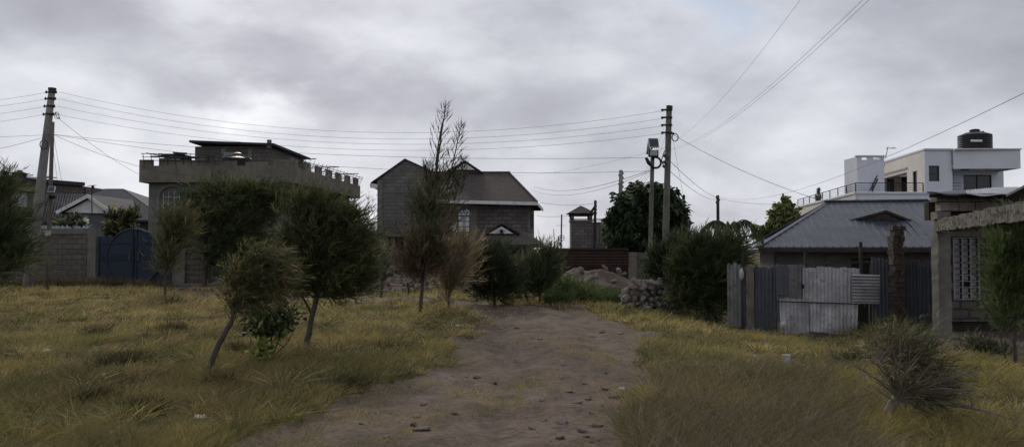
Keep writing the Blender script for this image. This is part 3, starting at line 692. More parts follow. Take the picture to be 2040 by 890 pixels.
mb = MB(); mb.slab([Vector((rR.x + .02, 65.8, rR.z - 1.0)), Vector((rR.x + .22, 67, rR.z - .05)), Vector((rR.x + .02, 68.2, rR.z - 1.0))], (.08, 0, 0)); mb.build('roof_gablet', 'fascia', t)
# rear gable
gp, gl, gr = Vector((X(926, 66.5), 66.5, Z(322, 66.5))), Vector((X(886, 66.5), 66.5, Z(346, 66.5))), Vector((X(962, 66.5), 66.5, Z(346, 66.5)))
bk = Vector((0, 5, 0)); mb = MB(); mb.slab([gl, gp, gp + bk, gl + bk], (0, 0, .13)); mb.slab([gp + Vector((.002, 0, 0)), gr, gr + bk, gp + bk], (0, 0, .13)); mb.slab([gl + Vector((.2, .15, 0)), gr + Vector((-.2, .15, 0)), gp + Vector((0, .15, -.1))], (0, .1, 0)); mb.build('gable_roof', 'tiles', t)
mb = MB(); mb.slab([Vector((X(907, 66.5), 66.5, Z(338, 66.5))), Vector((X(946, 66.5), 66.5, Z(338, 66.5))), gp + Vector((0, 0, -.12))], (0, .12, 0)); mb.build('gable_panel', 'fascia', t)
# porch
pz = 57.0; ze2 = Z(490, pz); pt_, pe = Vector((X(1000, 60), 60, Z(449, 60))), Vector((X(1082, pz), pz, ze2))
pl = Vector((X(905, pz), pz, ze2)); mb = MB()
p2 = Vector((X(968, 60.5), 60.5, Z(462, 60.5))); p3 = Vector((X(1030, 60.5), 60.5, Z(460, 60.5)))
mb.slab([pl, pe, p3, p2], (0, 0, .12)); mb.slab([pe + Vector((.002, 0, 0)), Vector((pe.x + .2, 62.4, ze2 + .1)), Vector((p3.x + .6, 62.4, p3.z)), p3], (0, 0, .118)); mb.slab([Vector((X(965, 59), 59, Z(467, 59))), Vector((X(1000, 59), 59, Z(447, 59))), Vector((X(1000, 62.4), 62.4, Z(447, 59))), Vector((X(965, 62.4), 62.4, Z(467, 59)))], (0, 0, .12))
mb.slab([Vector((X(1000, 59) + .002, 59, Z(447, 59))), Vector((X(1036, 59), 59, Z(467, 59))), Vector((X(1036, 62.4), 62.4, Z(467, 59))), Vector((X(1000, 62.4) + .002, 62.4, Z(447, 59)))], (0, 0, .12)); mb.build('porch_roof', 'tiles', t)
mb = MB(); mb.slab([Vector((X(973, 59.1), 59.1, Z(465, 59))), Vector((X(1023, 59.1), 59.1, Z(465, 59))), Vector((X(999, 59.1), 59.1, Z(450.5, 59)))], (0, .1, 0)); mb.build('porch_gable_panel', 'fascia', t)
mb = MB(); mb.bb(X(999, 59) - .12, X(999, 59) + .12, 59.0, 59.095, Z(464, 59), Z(457, 59)); mb.build('vent', 'darkmetal', t)
mb = MB(); mb.bb(pl.x, pe.x, pz - .06, pz - .01, ze2 - .12, ze2 + .05); mb.build('porch_fascia', 'darkwood', t)
for px in (1042, 1057):
    mb = MB(); mb.bb(X(px, 57.5) - .12, X(px, 57.5) + .12, 57.3, 57.6, -.2, ze2 - .003); mb.build('porch_post', 'concrete_side', t)

# ------------------------------------------------------------------ rusty fence, watchtower, far poles
t = T('tin_fence', 'dark rusty horizontal sheet metal fence behind the dirt mound', 'fence', (X(1165, 40), 40, 0))
def corr(mb, p0, eu, ev, L, H, pitch=.09, amp=.018, warp=.0, seed=0, ragged=False):
    """corrugated sheet: ripples along eu, height along ev"""
    eu, ev = Vector(eu).normalized(), Vector(ev).normalized(); n = eu.cross(ev); nu = max(4, int(L / pitch * 5)); rs = random.Random(seed)
    ph = [rs.uniform(0, 6) for _ in range(4)]
    def f(a, b):
        u, v = a * L, b * H
        if ragged: v *= 1 - .02 * (math.sin(a * 9 + seed) * math.sin(a * 23 + seed * 2)) - .012 * (int(a * 4 + seed) % 3)
        k = amp * math.sin(2 * math.pi * u / pitch) + warp * (math.sin(u * 2.3 + ph[0]) * math.sin(v * 2.7 + ph[1]) + .5 * math.sin(u * 6 + ph[2]) * math.sin(v * 5 + ph[3]))
        return Vector(p0) + eu * u + ev * v + n * k
    return mb.grid(f, nu, 8)
x = X(1083, 40); k = 0
while x < X(1250, 40):
    L = min(1.9, X(1250, 40) - x); 
    for r_ in range(2):
        mb = MB(); zb = -.1 + r_ * .9; corr(mb, (x, 40 - .02 * (k % 2) - .03 * r_, zb), (0, 0, 1), (1, 0, 0), .92, L + .05, .14, .02, .015, k); mb.build('sheet', 'rust', t); k += 1
    x += L
mb = MB(); mb.bb(X(1083, 40), X(1250, 40), 39.88, 39.93, Z(497, 40), Z(494.5, 40))
for px in (1086, 1130, 1180, 1225, 1249): mb.bb(X(px, 40) - .04, X(px, 40) + .04, 40.03, 40.12, -.1, 1.72)
mb.build('frame', 'darkwood', t)
t = T('block_wall', 'short grey block wall between the rusty fence and the thick bush', 'wall', (X(1285, 40), 40, 0))
mb = MB(); wall(mb, v2(1251, 40), v2(1480, 40), -.6, Z(503, 40), .2); mb.build('wall_panel', 'block', t)
mb = MB(); mb.bb(X(1252, 40), X(1268, 40), 39.9, 39.998, -.6, Z(502, 40)); mb.build('pillar', 'concrete', t)

d = 80.0
t = T('watchtower', 'square stone watchtower with open deck and pyramid roof beyond the rusty fence', 'tower', (X(1158, d), 81, 0))
x0, x1 = X(1138, d), X(1180, d); zd = Z(441, d)
mb = MB(); mb.bb(x0, x1, d, d + 2.2, -.2, zd); mb.build('shaft', 'block_far', t)
mb = MB(); mb.bb(x0 - .08, x1 + .08, d - .08, d + 2.3, zd + .001, zd + .15); mb.build('deck', 'concrete', t)
for (xx, yy) in ((x0 + .14, d + .14), (x1 - .14, d + .14), (x0 + .14, d + 2.05), (x1 - .14, d + 2.05)):
    mb = MB(); mb.bb(xx - .15, xx + .15, yy - .14, yy + .14, zd + .151, Z(429, d)); mb.build('column', 'concrete', t)
mb = MB(); mb.bb(x0 - .1, x1 + .1, d - .1, d + 2.3, Z(429.5, d), Z(425, d)); mb.build('beam', 'darkwood', t)
ap = Vector(((x0 + x1) / 2 , d + 1.1, Z(408, d))); ee = [Vector((x0 - .4, d - .5, Z(425, d))), Vector((x1 + .4, d - .5, Z(425, d))), Vector((x1 + .4, d + 2.8, Z(425, d))), Vector((x0 - .4, d + 2.8, Z(425, d)))]
mb = MB(); mb.add(ee + [ap], [(0, 1, 4), (1, 2, 4), (2, 3, 4), (3, 0, 4), (3, 2, 1, 0)]); mb.build('roof', 'tiles', t)
mb = MB(); mb.bar((x0, d - .05, Z(436.5, d)), (x1 + 1.6, d - .05, Z(436.5, d)), .07)
for k in range(26): x = x0 + (x1 + 1.6 - x0) * k / 25; mb.bar((x, d - .05, zd), (x, d - .05, Z(436.5, d)), .05)
mb.build('railing', 'darkmetal', t)
mb = MB(); mb.bb(x1 + .002, X(1215, d), d + .2, d + 5, -.2, Z(442, d)); mb.build('annex', 'block_far', t)
for k in range(3):
    mb = MB(); mb.bb(X(1184 + k * 6, d), X(1187 + k * 6, d), d + .1, d + .198, Z(485, d), Z(450, d)); mb.build('pilaster', 'concrete', t)

def pole(label, px0, py0, px1, py1, dd, r0, r1, m, name='utility_pole', group=None, cat='pole', ins=None, n=10, d1=None):
    a, b = P(px0, py0, dd), P(px1, py1, d1 or dd); g_ = GH(a.x, a.y)
    dirn = (b - a).normalized(); a2 = a - dirn * ((a.z - g_ + .3) / dirn.z)
    tt = T(name, label, cat, (a2.x, a2.y, g_), group)
    mb = MB(); mb.tube([a2.lerp(b, k / 6) for k in range(7)], [r0 + (r1 - r0) * k / 6 for k in range(7)], n); mb.build('shaft', m, tt, smooth=True)
    return tt, a2, b
def knob(parent, p, s=.06, arm=(0, 0, 0), m='porcelain', name='insulator'):
    mb = MB(); p = Vector(p); a = Vector(arm)
    mb.lathe(p + a - Vector((0, 0, s)), [(s * .5, 0), (s * .9, s * .3), (s * .5, s * .7), (s * .9, s * 1.1), (s * .5, s * 1.5), (s * .4, s * 2)], 8)
    if a.length > 0: mb.bar(p, p + a, .03)
    return mb.build(name, m, parent)

# leaning concrete pole and its four bands
t, a, b = pole('thick pale concrete pole leaning to the right in front of the block wall', 58, 562, 104, 178, 33, .235, .125, 'pole_conc')
for k, py in enumerate((184, 197, 212, 228)):
    q = a.lerp(b, (Z(py, 33) - a.z) / (b.z - a.z)); mb = MB(); mb.tube([q - Vector((0, 0, .035)), q + Vector((0, 0, .035))], .155, 10); mb.build('band', 'darkmetal', t)
    for s in (-1, 1): knob(t, q, .06, (s * .2, -.05, 0))
mb = MB(); q = a.lerp(b, 1.0); mb.tube([q - Vector((0, 0, .05)), q + Vector((0, 0, .05))], .16, 10); mb.build('cap', 'darkmetal', t)
mb = MB()
for k in range(3): 
    c_ = P(87 + k, 288, 32.7); mb.tube([c_ + Vector((.16 * math.cos(q), -.02 * k, .2 * math.sin(q))) for q in [2 * math.pi * j / 14 for j in range(15)]], .014, 4)
mb.build('cable_coil', 'wire', t)
mb = MB(); 
for k in range(3):
    c_ = P(113, 230, 32.8); mb.tube([c_ + Vector((.1 * math.cos(q + k), .03 * k, .14 * math.sin(q))) for q in [2 * math.pi * j / 10 for j in range(10)]], .012, 4)
mb.build('cable_loop', 'wire', t)
# thin wooden pole with solar lamp and plate
t, a, b = pole('thin upright wooden pole with small solar lamp and white plate beside the leaning pole', 95, 552, 105, 243, 32, .1, .07, 'wood')
c_ = P(103, 377, 31.8); mb = MB(); mb.box(c_, (.26, .03, .26), rx=-.5, rz=.15); f = mb.build('solar_panel_frame', 'fascia', t)
mb = MB(); mb.box(c_ + Vector((0, -.022, .012)), (.21, .02, .21), rx=-.5, rz=.15); mb.build('solar_cell', 'panel', f)
mb = MB(); mb.box(P(104, 392, 31.85), (.22, .12, .14), rx=.4); mb.bar(P(100, 390, 31.95), P(104, 394, 31.85), .04); mb.build('lamp', 'darkmetal', t)
mb = MB(); mb.box(P(95.5, 464, 31.85), (.24, .02, .2)); mb.build('plate', 'litter', t)

# main right pole
t, a, b = pole('tall dark wooden pole with four insulators on its left side, right of the dirt track', 1324, 560, 1333, 214, 32, .14, .115, 'pole_green')
P3 = b
for k, py in enumerate((220, 235, 250, 265)):
    q = P(1331, py, 32); knob(t, q, .055, (-.24, 0, 0), 'black'); mb = MB(); mb.bar(q + Vector((-.3, -.1, 0)), q + Vector((.15, -.1, 0)), .05, .07); mb.build('bracket', 'darkmetal', t)
mb = MB(); mb.tube([b - Vector((0, 0, .12)), b + Vector((0.02, 0, .06))], .13, 10); mb.build('cap', 'black', t)
for py in (308, 324): mb = MB(); q = P(1328.5, py, 32); mb.tube([q - Vector((0, 0, .03)), q + Vector((0, 0, .03))], .145, 10); mb.build('band', 'metal', t)
mb = MB(); c_ = P(1345, 274, 31.8)
for k in range(2): mb.tube([c_ + Vector(((.12 + .01 * k) * math.cos(q), .02 * k, .15 * math.sin(q))) for q in [2 * math.pi * j / 16 for j in range(17)]], .018, 5)
mb.box(P(1339, 266, 31.9), (.16, .08, .07)); mb.build('cable_coil', 'wire', t)
mb = MB(); 
for (px, py) in ((1323, 323), (1322, 331), (1324, 311)): mb.box(P(px, py, 31.8), (.1, .1, .09), ry=.5)
mb.tube([P(1324, 300, 31.8), P(1318, 318, 31.7), P(1323, 335, 31.8)], .02, 5); mb.build('cable_clamp', 'black', t)
# lamp pole with solar panel
t, a, b = pole('pale pole carrying a tilted solar panel, floodlight and black cable roll', 1295, 540, 1300, 303, 28, .085, .07, 'pole_green', name='lamp_post', cat='lamp post')
mb = MB(); c_ = P(1302, 285, 27.9); mb.box(c_, (.36, .035, .36), rx=-.35, rz=.12); f = mb.build('solar_panel_frame', 'fascia', t)
mb = MB(); mb.box(c_ + Vector((.003, -.02, .01)), (.31, .02, .31), rx=-.35, rz=.12); mb.build('solar_cell', 'panel', f)
mb = MB(); mb.box(P(1292, 293, 28.1), (.1, .05, .52), ry=.14); mb.bar(P(1293, 302, 28.05), P(1303, 290, 28.0), .05); mb.build('bracket', 'metal', t)
mb = MB(); c_ = P(1301.5, 306, 27.8); mb.box(c_, (.34, .14, .24), rx=.15); f = mb.build('floodlight', 'black', t)
mb = MB(); mb.box(c_ + Vector((0, -.075, .01)), (.26, .02, .17), rx=.15); mb.build('lens', 'glass_pale', f)
mb = MB()
for k in range(5): 
    c_ = P(1306 , 324, 27.85 + .04 * k); rr0 = .2 - .012 * (k % 3); mb.tube([c_ + Vector((rr0 * math.cos(q), 0, rr0 * math.sin(q))) for q in [R(-140) + R(280) * j / 14 for j in range(15)]], .026, 6)
mb.tube([P(1287, 314, 27.8), P(1292, 324, 27.8), P(1302, 334, 27.8)], [.05, .07, .04], 6); mb.build('cable_roll', 'black', t)
mb = MB(); mb.box(P(1294, 380, 27.85), (.1, .1, .12)); mb.box(P(1294, 376, 27.85), (.15, .12, .03)); mb.build('box', 'metal', t)
# farther poles
t, a, b = pole('weathered pole with small insulators rising left of the big round tree', 1233, 540, 1237, 339, 50, .15, .12, 'pole_conc')
for k in range(4): knob(t, P(1241, 345 + k * 9, 50), .07, (0, 0, 0), 'darkmetal')
for k in range(2):
    mb = MB(); q = P(1236, 350 + k * 18, 50); mb.tube([q, q + Vector((0, 0, .08))], .15, 8); mb.build('band', 'metal', t)
t, a, b = pole('distant dark pole standing above the palm and bush', 1431, 520, 1430, 389, 75, .16, .14, 'darkwood')
for k in range(3): knob(t, P(1427 + 6 * (k % 2), 393 + k * 5, 75), .1, (0, 0, 0), 'darkmetal')
t, a, b = pole('distant pole with small crossarms right behind the watchtower roof', 1184, 530, 1186, 399, 66, .14, .11, 'darkwood')
for k in range(4): knob(t, P(1188, 403 + k * 7, 66), .08, (0, 0, 0), 'darkmetal')
mb = MB(); mb.bar(P(1185, 412, 66), P(1176, 424, 66), .18, .2); mb.build('transformer', 'darkmetal', t)
t, a, b = pole('thin dark post with a round wheel shaped ring left of the watchtower', 1117, 530, 1119, 427, 56, .06, .05, 'darkwood', name='ring_post', cat='post')
mb = MB(); c_ = P(1118.5, 474, 55.9); mb.tube([c_ + Vector((.2 * math.cos(q), 0, .2 * math.sin(q))) for q in [2 * math.pi * j / 16 for j in range(17)]], .022, 5); mb.bar(c_ - Vector((.2, 0, 0)), c_ + Vector((.2, 0, 0)), .025); mb.bar(c_ - Vector((0, 0, .2)), c_ + Vector((0, 0, .2)), .025); mb.build('ring', 'darkmetal', t)
mb = MB(); mb.bar(P(1108, 449, 56), P(1126, 449, 56), .02); mb.box(P(1116, 486, 55.8), (.14, .1, .25)); mb.build('crossarm', 'darkmetal', t)
for (x0_, y0_, x1_, y1_, lb) in ((1106, 510, 1103, 456, 'thin leaning stick left of the ring post behind the fence'), (1112, 510, 1112, 470, 'short thin stick just left of the ring post'), (1099, 510, 1099, 478, 'shortest thin stick left of the ring post'), (1069, 510, 1069, 470, 'lone thin far pole right of the porch roof')):
    pole(lb, x0_, y0_, x1_, y1_, 55, .035, .025, 'darkwood', name='stick', cat='stick', n=6)

# ------------------------------------------------------------------ bungalow with tin roof on the right
th = R(13); ex, ey = Vector((math.cos(th), -math.sin(th), 0)), Vector((math.sin(th), math.cos(th), 0))
O = Vector((X(1511, 26), 26, 0)); g0 = GH(O.x + 3, O.y)
def L2(u, v, z): return O + ex * u + ey * v + Vector((0, 0, z))
t = T('tin_roofed_bungalow', 'low bungalow with ribbed blue grey tin roof and small dark gable, behind the tin fence', 'house', (O.x + 4, O.y + 3, g0))
W_, Dp = 11.0, 8.4; ez = Z(492, 26)
rzL = Z(401, 31.2)
# ridge line solved from the picture
rl = P(1646, 402, 30.6); ul = (rl - O).dot(ex); vl = (rl - O).dot(ey); ur = ul + 3.55; zr = rl.z
E = [L2(0, 0, ez), L2(W_, 0, ez), L2(W_, Dp, ez), L2(0, Dp, ez)]; vmid = Dp / 2; vm = vl
RLp, RRp = L2(ul, vm, zr), L2(ur, vm, zr)
gq = .26; GLp = L2(ul + .06, vm, zr)  # small upright gable at the ridge's left end
lowL = E[0].lerp(L2(ul + .5, vm - .15, zr), .80); 
mb = MB(); dn = (0, 0, -.05)
mb.slab([E[0], E[1], RRp, RLp, ], dn); mb.slab([E[3], E[0] + ex * -.001, RLp + ex * .35 + Vector((0, 0, -.42))], (0, 0, -.051)); mb.slab([E[1], E[2], RRp], (0, 0, -.052)); mb.slab([E[2], E[3], RLp, RRp], (0, 0, -.053))
mb.build('roof', 'tinroof', t)
mb = MB()
def onroof(u, side):
    # rib on the front plane at ridge coordinate u
    if u < ul: f_ = u / ul; return L2(u, 0, ez), L2(u, vm * f_, ez + (zr - ez) * f_)
    if u > ur: f_ = (W_ - u) / (W_ - ur); return L2(u, 0, ez), L2(u, vm * f_, ez + (zr - ez) * f_)
    return L2(u, 0, ez), L2(u, vm, zr)
nn_ = (RLp - E[0]).cross(E[1] - E[0]).normalized(); nn_ = nn_ if nn_.z > 0 else -nn_
u = .15
while u < W_ - .1:
    p, q = onroof(u, 0); mb.bar(p + nn_ * .012 - ey * .03, q + nn_ * .012, .035, .03); u += .235
mb.build('roof_rib', 'tinroof', t)
mb = MB(); mb.bar(RLp - ex * .08 + Vector((0, 0, .03)), RRp + Vector((0, 0, .03)), .2, .05)
for k in range(int((ur - ul) / .24)): mb.box(L2(ul + .1 + k * .24, vm - .08, zr + .02), (.1, .16, .05), rz=-th)
mb.bar(E[0] + Vector((0, 0, .02)), RLp + ex * .1 + Vector((0, 0, -.02)), .16, .05); mb.bar(E[3] + Vector((0, 0, .02)), RLp + ex * .35 + Vector((0, 0, -.38)), .12, .05); mb.bar(E[1] + Vector((0, 0, .02)), RRp + Vector((0, 0, .0)), .16, .05); mb.build('ridge_cap', 'tinroof', t)
mb = MB(); p_, q_ = P(1629, 428, 30.6), P(1658, 424, 30.0); mb.slab([RLp + Vector((0, 0, 0)), p_, q_], ex * -.04); mb.build('gablet', 'darkwood', t)
# front gable (dormer)
da, db, dc = P(1662, 449, 28.4), P(1853, 455, 27.6), P(1765, 421, 27.6)
mb = MB(); bkv = ey * 2.6
mb.slab([da, dc, dc + bkv, da + bkv * .4], (0, 0, .05)); mb.slab([dc + ex * .002, db, db + bkv * .4, dc + bkv], (0, 0, .05)); mb.build('gable_roof', 'tinroof', t)
mb = MB(); mb.slab([da + ex * .25 + ey * .05, dc + ey * .05 - Vector((0, 0, .06)), db - ex * .25 + ey * .05], ey * .05); mb.build('gable_panel', 'wood', t)
mb = MB(); mb.bar(da, dc, .05, .08); mb.bar(dc, db, .05, .08); mb.bar(da + ex * .2 - Vector((0, 0, .02)), db - ex * .2 - Vector((0, 0, .02)), .05, .07); mb.build('bargeboard', 'darkwood', t)
mb = MB(); Aw, Bw = L2(.6, .6, 0), L2(W_ - .6, .6, 0); cw = L2(.6, Dp - .6, 0)
wall(mb, (Aw.x, Aw.y), (Bw.x, Bw.y), g0 - .3, ez - .02, .2, [(2.3, 3.5, ez - 1.1, ez - .35)]); wall(mb, (Aw.x - .002, Aw.y + .21), (cw.x, cw.y), g0 - .3, ez - .02, .2); mb.build('wall', 'plaster_dim', t)
window(t, (Aw.x, Aw.y), (Bw.x, Bw.y), 2.3, 3.5, ez - 1.1, ez - .35, .06, 4, 2, 'darkwood', 'glass', .06)
mb = MB(); mb.bar(E[0] - ey * .02 - Vector((0, 0, .1)), E[1] - ey * .02 - Vector((0, 0, .1)), .03, .12); mb.build('fascia_board', 'darkwood', t)

# ------------------------------------------------------------------ tin fence
FD = 22.0; fg = -.62
t = T('corrugated_fence', 'patched corrugated tin fence of mixed rusty sheets in front of the tin roofed bungalow', 'fence', (X(1650, FD), FD, fg))
def sheet(px0, px1, pyt, pyb, m, dd=0, hor=False, warp=.012, tilt=0, seed=0, lab=None):
    dq = FD + dd; a = Vector((X(px0, dq), dq, Z(pyb, dq))); L = X(px1, dq) - X(px0, dq); H = Z(pyt, dq) - Z(pyb, dq); mb = MB()
    if hor: corr(mb, a, (0, 0, 1), (1, 0, tilt), H, L, .085, .016, warp, seed)
    else: corr(mb, a, (1, 0, tilt), (-tilt, 0, 1), L, H, .105, .030, warp, seed, True)
    o = mb.build('sheet', m, t, smooth=True)
    if lab: o['label'] = lab
sheet(1448, 1476, 524, 650, 'tin_mid', .05, seed=1); sheet(1474, 1506, 528, 652, 'tin_dark', .08, seed=2)
sheet(1503, 1548, 530, 668, 'tin_dark', 0, seed=3)
sheet(1546, 1604, 526, 600, 'tin_mid', -.05, seed=4, tilt=-.01); sheet(1598, 1712, 531, 606, 'tin_pale', -.09, seed=5, tilt=-.012, warp=.02)
sheet(1553, 1618, 594, 670, 'tin_pale', -.12, seed=6, warp=.02, tilt=.01); sheet(1612, 1706, 600, 668, 'tin_light', -.15, seed=7, tilt=-.015, warp=.025)
sheet(1697, 1752, 546, 604, 'tin_bright', -.25, hor=True, seed=8, warp=.02, tilt=-.02, lab='bright sheet hung with its ripples level')
sheet(1735, 1778, 512, 672, 'tin_dark', .05, seed=9); sheet(1798, 1835, 518, 672, 'tin_dark', .08, seed=10); sheet(1832, 1872, 522, 674, 'tin_dark', 0, seed=11)
mb = MB(); mb.box(P(1558, 558, FD - .16), (X(1571, FD) - X(1546, FD), .02, .8)); mb.build('patch', 'tin_dark', t)
mb = MB(); mb.bb(X(1704, FD), X(1738, FD), FD + .3, FD + .34, fg - .2, Z(560, FD)); mb.build('gap_shade_board', 'darkwood', t)  # board added behind the open gap, its dark colour standing for shade inside
mb = MB(); mb.bb(X(1484, FD), X(1500, FD), FD - .08, FD - .02, fg - .2, Z(530, FD)); mb.build('plank', 'wood', t)
for (px, pt) in ((1478, 500), (1604, 502), (1735, 520), (1714, 482), (1795, 520)):
    mb = MB(); x = X(px, FD + .15); mb.bar((x, FD + .15, fg - .3), (x + .01, FD + .15, Z(pt, FD)), .07); mb.build('post', 'darkwood', t)
mb = MB(); mb.bar(P(1640, 527, FD + .2), P(1742, 521, FD + .2), .05); mb.bar(P(1650, 521, FD + .25), P(1700, 524, FD + .25), .06); mb.bar(P(1548, 600, FD - .19), P(1708, 605, FD - .2), .03); mb.build('rail', 'darkwood', t)  # last bar is no rail: dark strip added as the sheet overlap's shadow line
mb = MB(); mb.tube([P(1596, 566, FD - .15), P(1601, 568, FD - .2), P(1599, 574, FD - .16)], .03, 6); mb.build('latch', 'black', t)
tk = T('crumpled_bag', 'crumpled pale plastic scrap caught on the left end of the tin fence', 'plastic scrap', P(1478, 545, FD - .1))
def crumple(mb, c, sx, sy, sz, seed, n=9):
    rs = np.random.default_rng(seed); c = Vector(c)
    def f(a, b):
        q, r_ = a * math.pi, b * 2 * math.pi; k = 1 + .45 * (float(fbm(np.array([a * 5 + seed]), np.array([b * 6.0]), seed, 3)[0]) - .45) * 2
        return c + Vector((sx * math.sin(q) * math.cos(r_) * k, sy * math.sin(q) * math.sin(r_) * k, sz * math.cos(q) * k))
    return mb.grid(f, n, n * 2)
mb = MB(); crumple(mb, P(1477, 545, FD - .12), .06, .04, .15, 4); mb.build('scrap', 'tin_light', tk)
tk = T('crumpled_bag', 'crumpled pale plastic scrap at the foot of the light tin sheets', 'plastic scrap', P(1560, 648, FD - .3))
mb = MB(); crumple(mb, P(1561, 648, FD - .3), .08, .05, .12, 9); mb.build('scrap', 'tin_light', tk)
# rough pillar behind / in the fence
bp = T('brick_pillar', 'rough brown rubble pillar standing taller than the tin fence', 'pillar', (X(1786, 21.6), 21.6, fg))
mb = MB(); zc = fg - .2; rs = random.Random(5); top = Z(456, 21.6)
while zc < top:
    h = rs.uniform(.09, .17)
    for sx in (-1, 1):
        w_ = rs.uniform(.11, .17); mb.box((X(1786, 21.6) + sx * .07 + rs.uniform(-.03, .03), 21.6 + rs.uniform(-.03, .03), zc + h / 2), (w_, .32, h - .01), rz=rs.uniform(-.15, .15), ry=rs.uniform(-.08, .08))
    zc += h
mb.bb(X(1786, 21.6) - .12, X(1786, 21.6) + .12, 21.5, 21.7, fg - .2, top - .03)
mb.build('shaft', 'brick_brown', bp)
mb = MB()
for k in range(4): x = X(1778 + 5 * k, 21.6); mb.bar((x, 21.5, top), (x + rs.uniform(-.05, .05), 21.5, Z(440 + 4 * k, 21.6)), .016)
for py in (498, 590, 612): mb.bar(P(1772, py, 21.38), P(1800, py, 21.38), .012)
mb.build('steel_rod', 'rust', bp)

# ------------------------------------------------------------------ white house
d = 60.0
th = math.atan(.12)
t = T('white_house', 'modern white three storey house with flat roofs, terraces and railings', 'house', (X(1850, 62), 63, 0))
def sh(px, d0, dd): x = X(px, d0); return (x + .12 * dd, d0 + dd)
zT, zTb = Z(296, d), Z(326, d); zF = Z(382, d); zB = -.5
Cn = (X(1845, d), d)           # near corner of the top block
r0x, r1x, r2x = X(1899, d), X(2000, d), X(2028, d)
z2, z2b = Z(343, d), 0
u_w = (X(1853, d) - Cn[0], X(1874, d) - Cn[0])
mb = MB(); wall(mb, Cn, (r0x, d), zF, zT - .12, .25, [(u_w[0], u_w[1], Z(361, d), Z(330, d))])
mb.build('wall', 'white', t)
window(t, Cn, (r0x, d), u_w[0], u_w[1], Z(361, d), Z(330, d), .08, 1, 2, 'darkmetal', 'glass', .07)
# long side wall with the terrace opening
S0, S1 = Cn, (Cn[0] + .12 * 10.8, d + 10.8)
Ls = math.hypot(S1[0] - S0[0], S1[1] - S0[1])
mb = MB(); zo = Z(340, 62.5)
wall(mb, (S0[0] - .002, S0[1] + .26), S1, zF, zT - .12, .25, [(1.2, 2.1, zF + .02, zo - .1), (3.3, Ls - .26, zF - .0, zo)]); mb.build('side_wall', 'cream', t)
window(t, (S0[0] - .002, S0[1] + .26), S1, 1.2, 2.1, zF + .02, zo - .1, .1, 1, 1, 'darkmetal', 'glass', .06, name='door')
mb = MB(); mb.bb(S0[0] + .8, S0[0] + 5.0, 63.3, 63.5, zF, zT - .2); mb.bb(S0[0] + 4.8, S0[0] + 5, 63.51, 70.2, zF, zT - .2); mb.bb(S0[0] + 1.6, S0[0] + 5.0, 70.21, 70.4, zF, zT - .2); mb.build('terrace_back_wall', 'beige_in', t)
mb = MB(); mb.slab([Vector((S0[0] + .3, 63.4, zo + .25)), Vector((S0[0] + 4.9, 63.4, zo + .25)), Vector((S0[0] + 4.9, 70.3, zo + .25)), Vector((S0[0] + 1.1, 70.3, zo + .25))], (0, 0, .1)); mb.build('terrace_ceiling', 'beige_in', t)
mb = MB(); mb.bb(S0[0] + 3.2, S0[0] + 4.7, 70.1, 70.2, zF + .02, zF + 2.1); mb.bb(S0[0] + 1.9, S0[0] + 2.5, 70.1, 70.2, zF + .6, zF + 1.8); mb.build('terrace_door', 'glass', t)
mb = MB(); mb.tube([(X(1837, 61.5) + 0, 61.4, zF), (X(1837, 61.5), 61.4, Z(318, 61.5))], .07, 8); mb.build('downpipe', 'fascia', t)
# roof slab
mb = MB(); mb.slab([Vector((Cn[0] - .1, d - .12, zT - .119)), Vector((r0x + .05, d - .12, zT - .119)), Vector((r0x + 1.5, d + 11, zT - .119)), Vector((S1[0] - .1, S1[1], zT - .119))], (0, 0, .12)); mb.build('roof', 'white', t)
mb = MB(); wall(mb, (r0x + .002, d - .3), (r2x, d - .5), Z(337, d), Z(300, d), .2); mb.bb(r2x - .2, r2x - .002, d - .28, d + 8, Z(337, d), Z(300, d)); mb.build('parapet', 'white', t)
mb = MB(); mb.bb(r0x, r2x + .06, d - .6, d + 8.05, Z(300, d) + .001, Z(297.5, d)); mb.build('coping', 'fascia', t)
mb = MB(); mb.bb(r0x + .003, r2x - .01, d - .29, d + 8, Z(333, d), Z(330.5, d)); mb.build('soffit', 'white', t)
Br = (r1x, d + 2.2); Bl = (r0x + .2, d + 2.2); ug = (X(1922, d + 2.2) - Bl[0], X(1978, d + 2.2) - Bl[0])
mb = MB(); wall(mb, Bl, (X(2002, d + 2.2), d + 2.2), zF - .5, Z(331, d), .2, [(ug[0], ug[1], Z(383, d), Z(343, d))]); mb.bb(r0x + .002, r0x + .2, d + .251, d + 2.19, zF - .5, Z(331, d)); mb.bb(X(2002, d + 2.2) - .2, X(2002, d + 2.2) - .002, d + 2.41, d + 8, zF - .5, Z(331, d)); mb.build('balcony_wall', 'white', t)
window(t, Bl, (X(2002, d + 2.2), d + 2.2), ug[0], ug[1], Z(383, d), Z(343, d), .08, 2, 1, 'darkmetal', 'glass', .07)
mb = MB(); mb.box((X(1943, d), d + 1.2, Z(331.5, d) - .12), (.5, .3, .08)); mb.build('lamp', 'darkmetal', t)
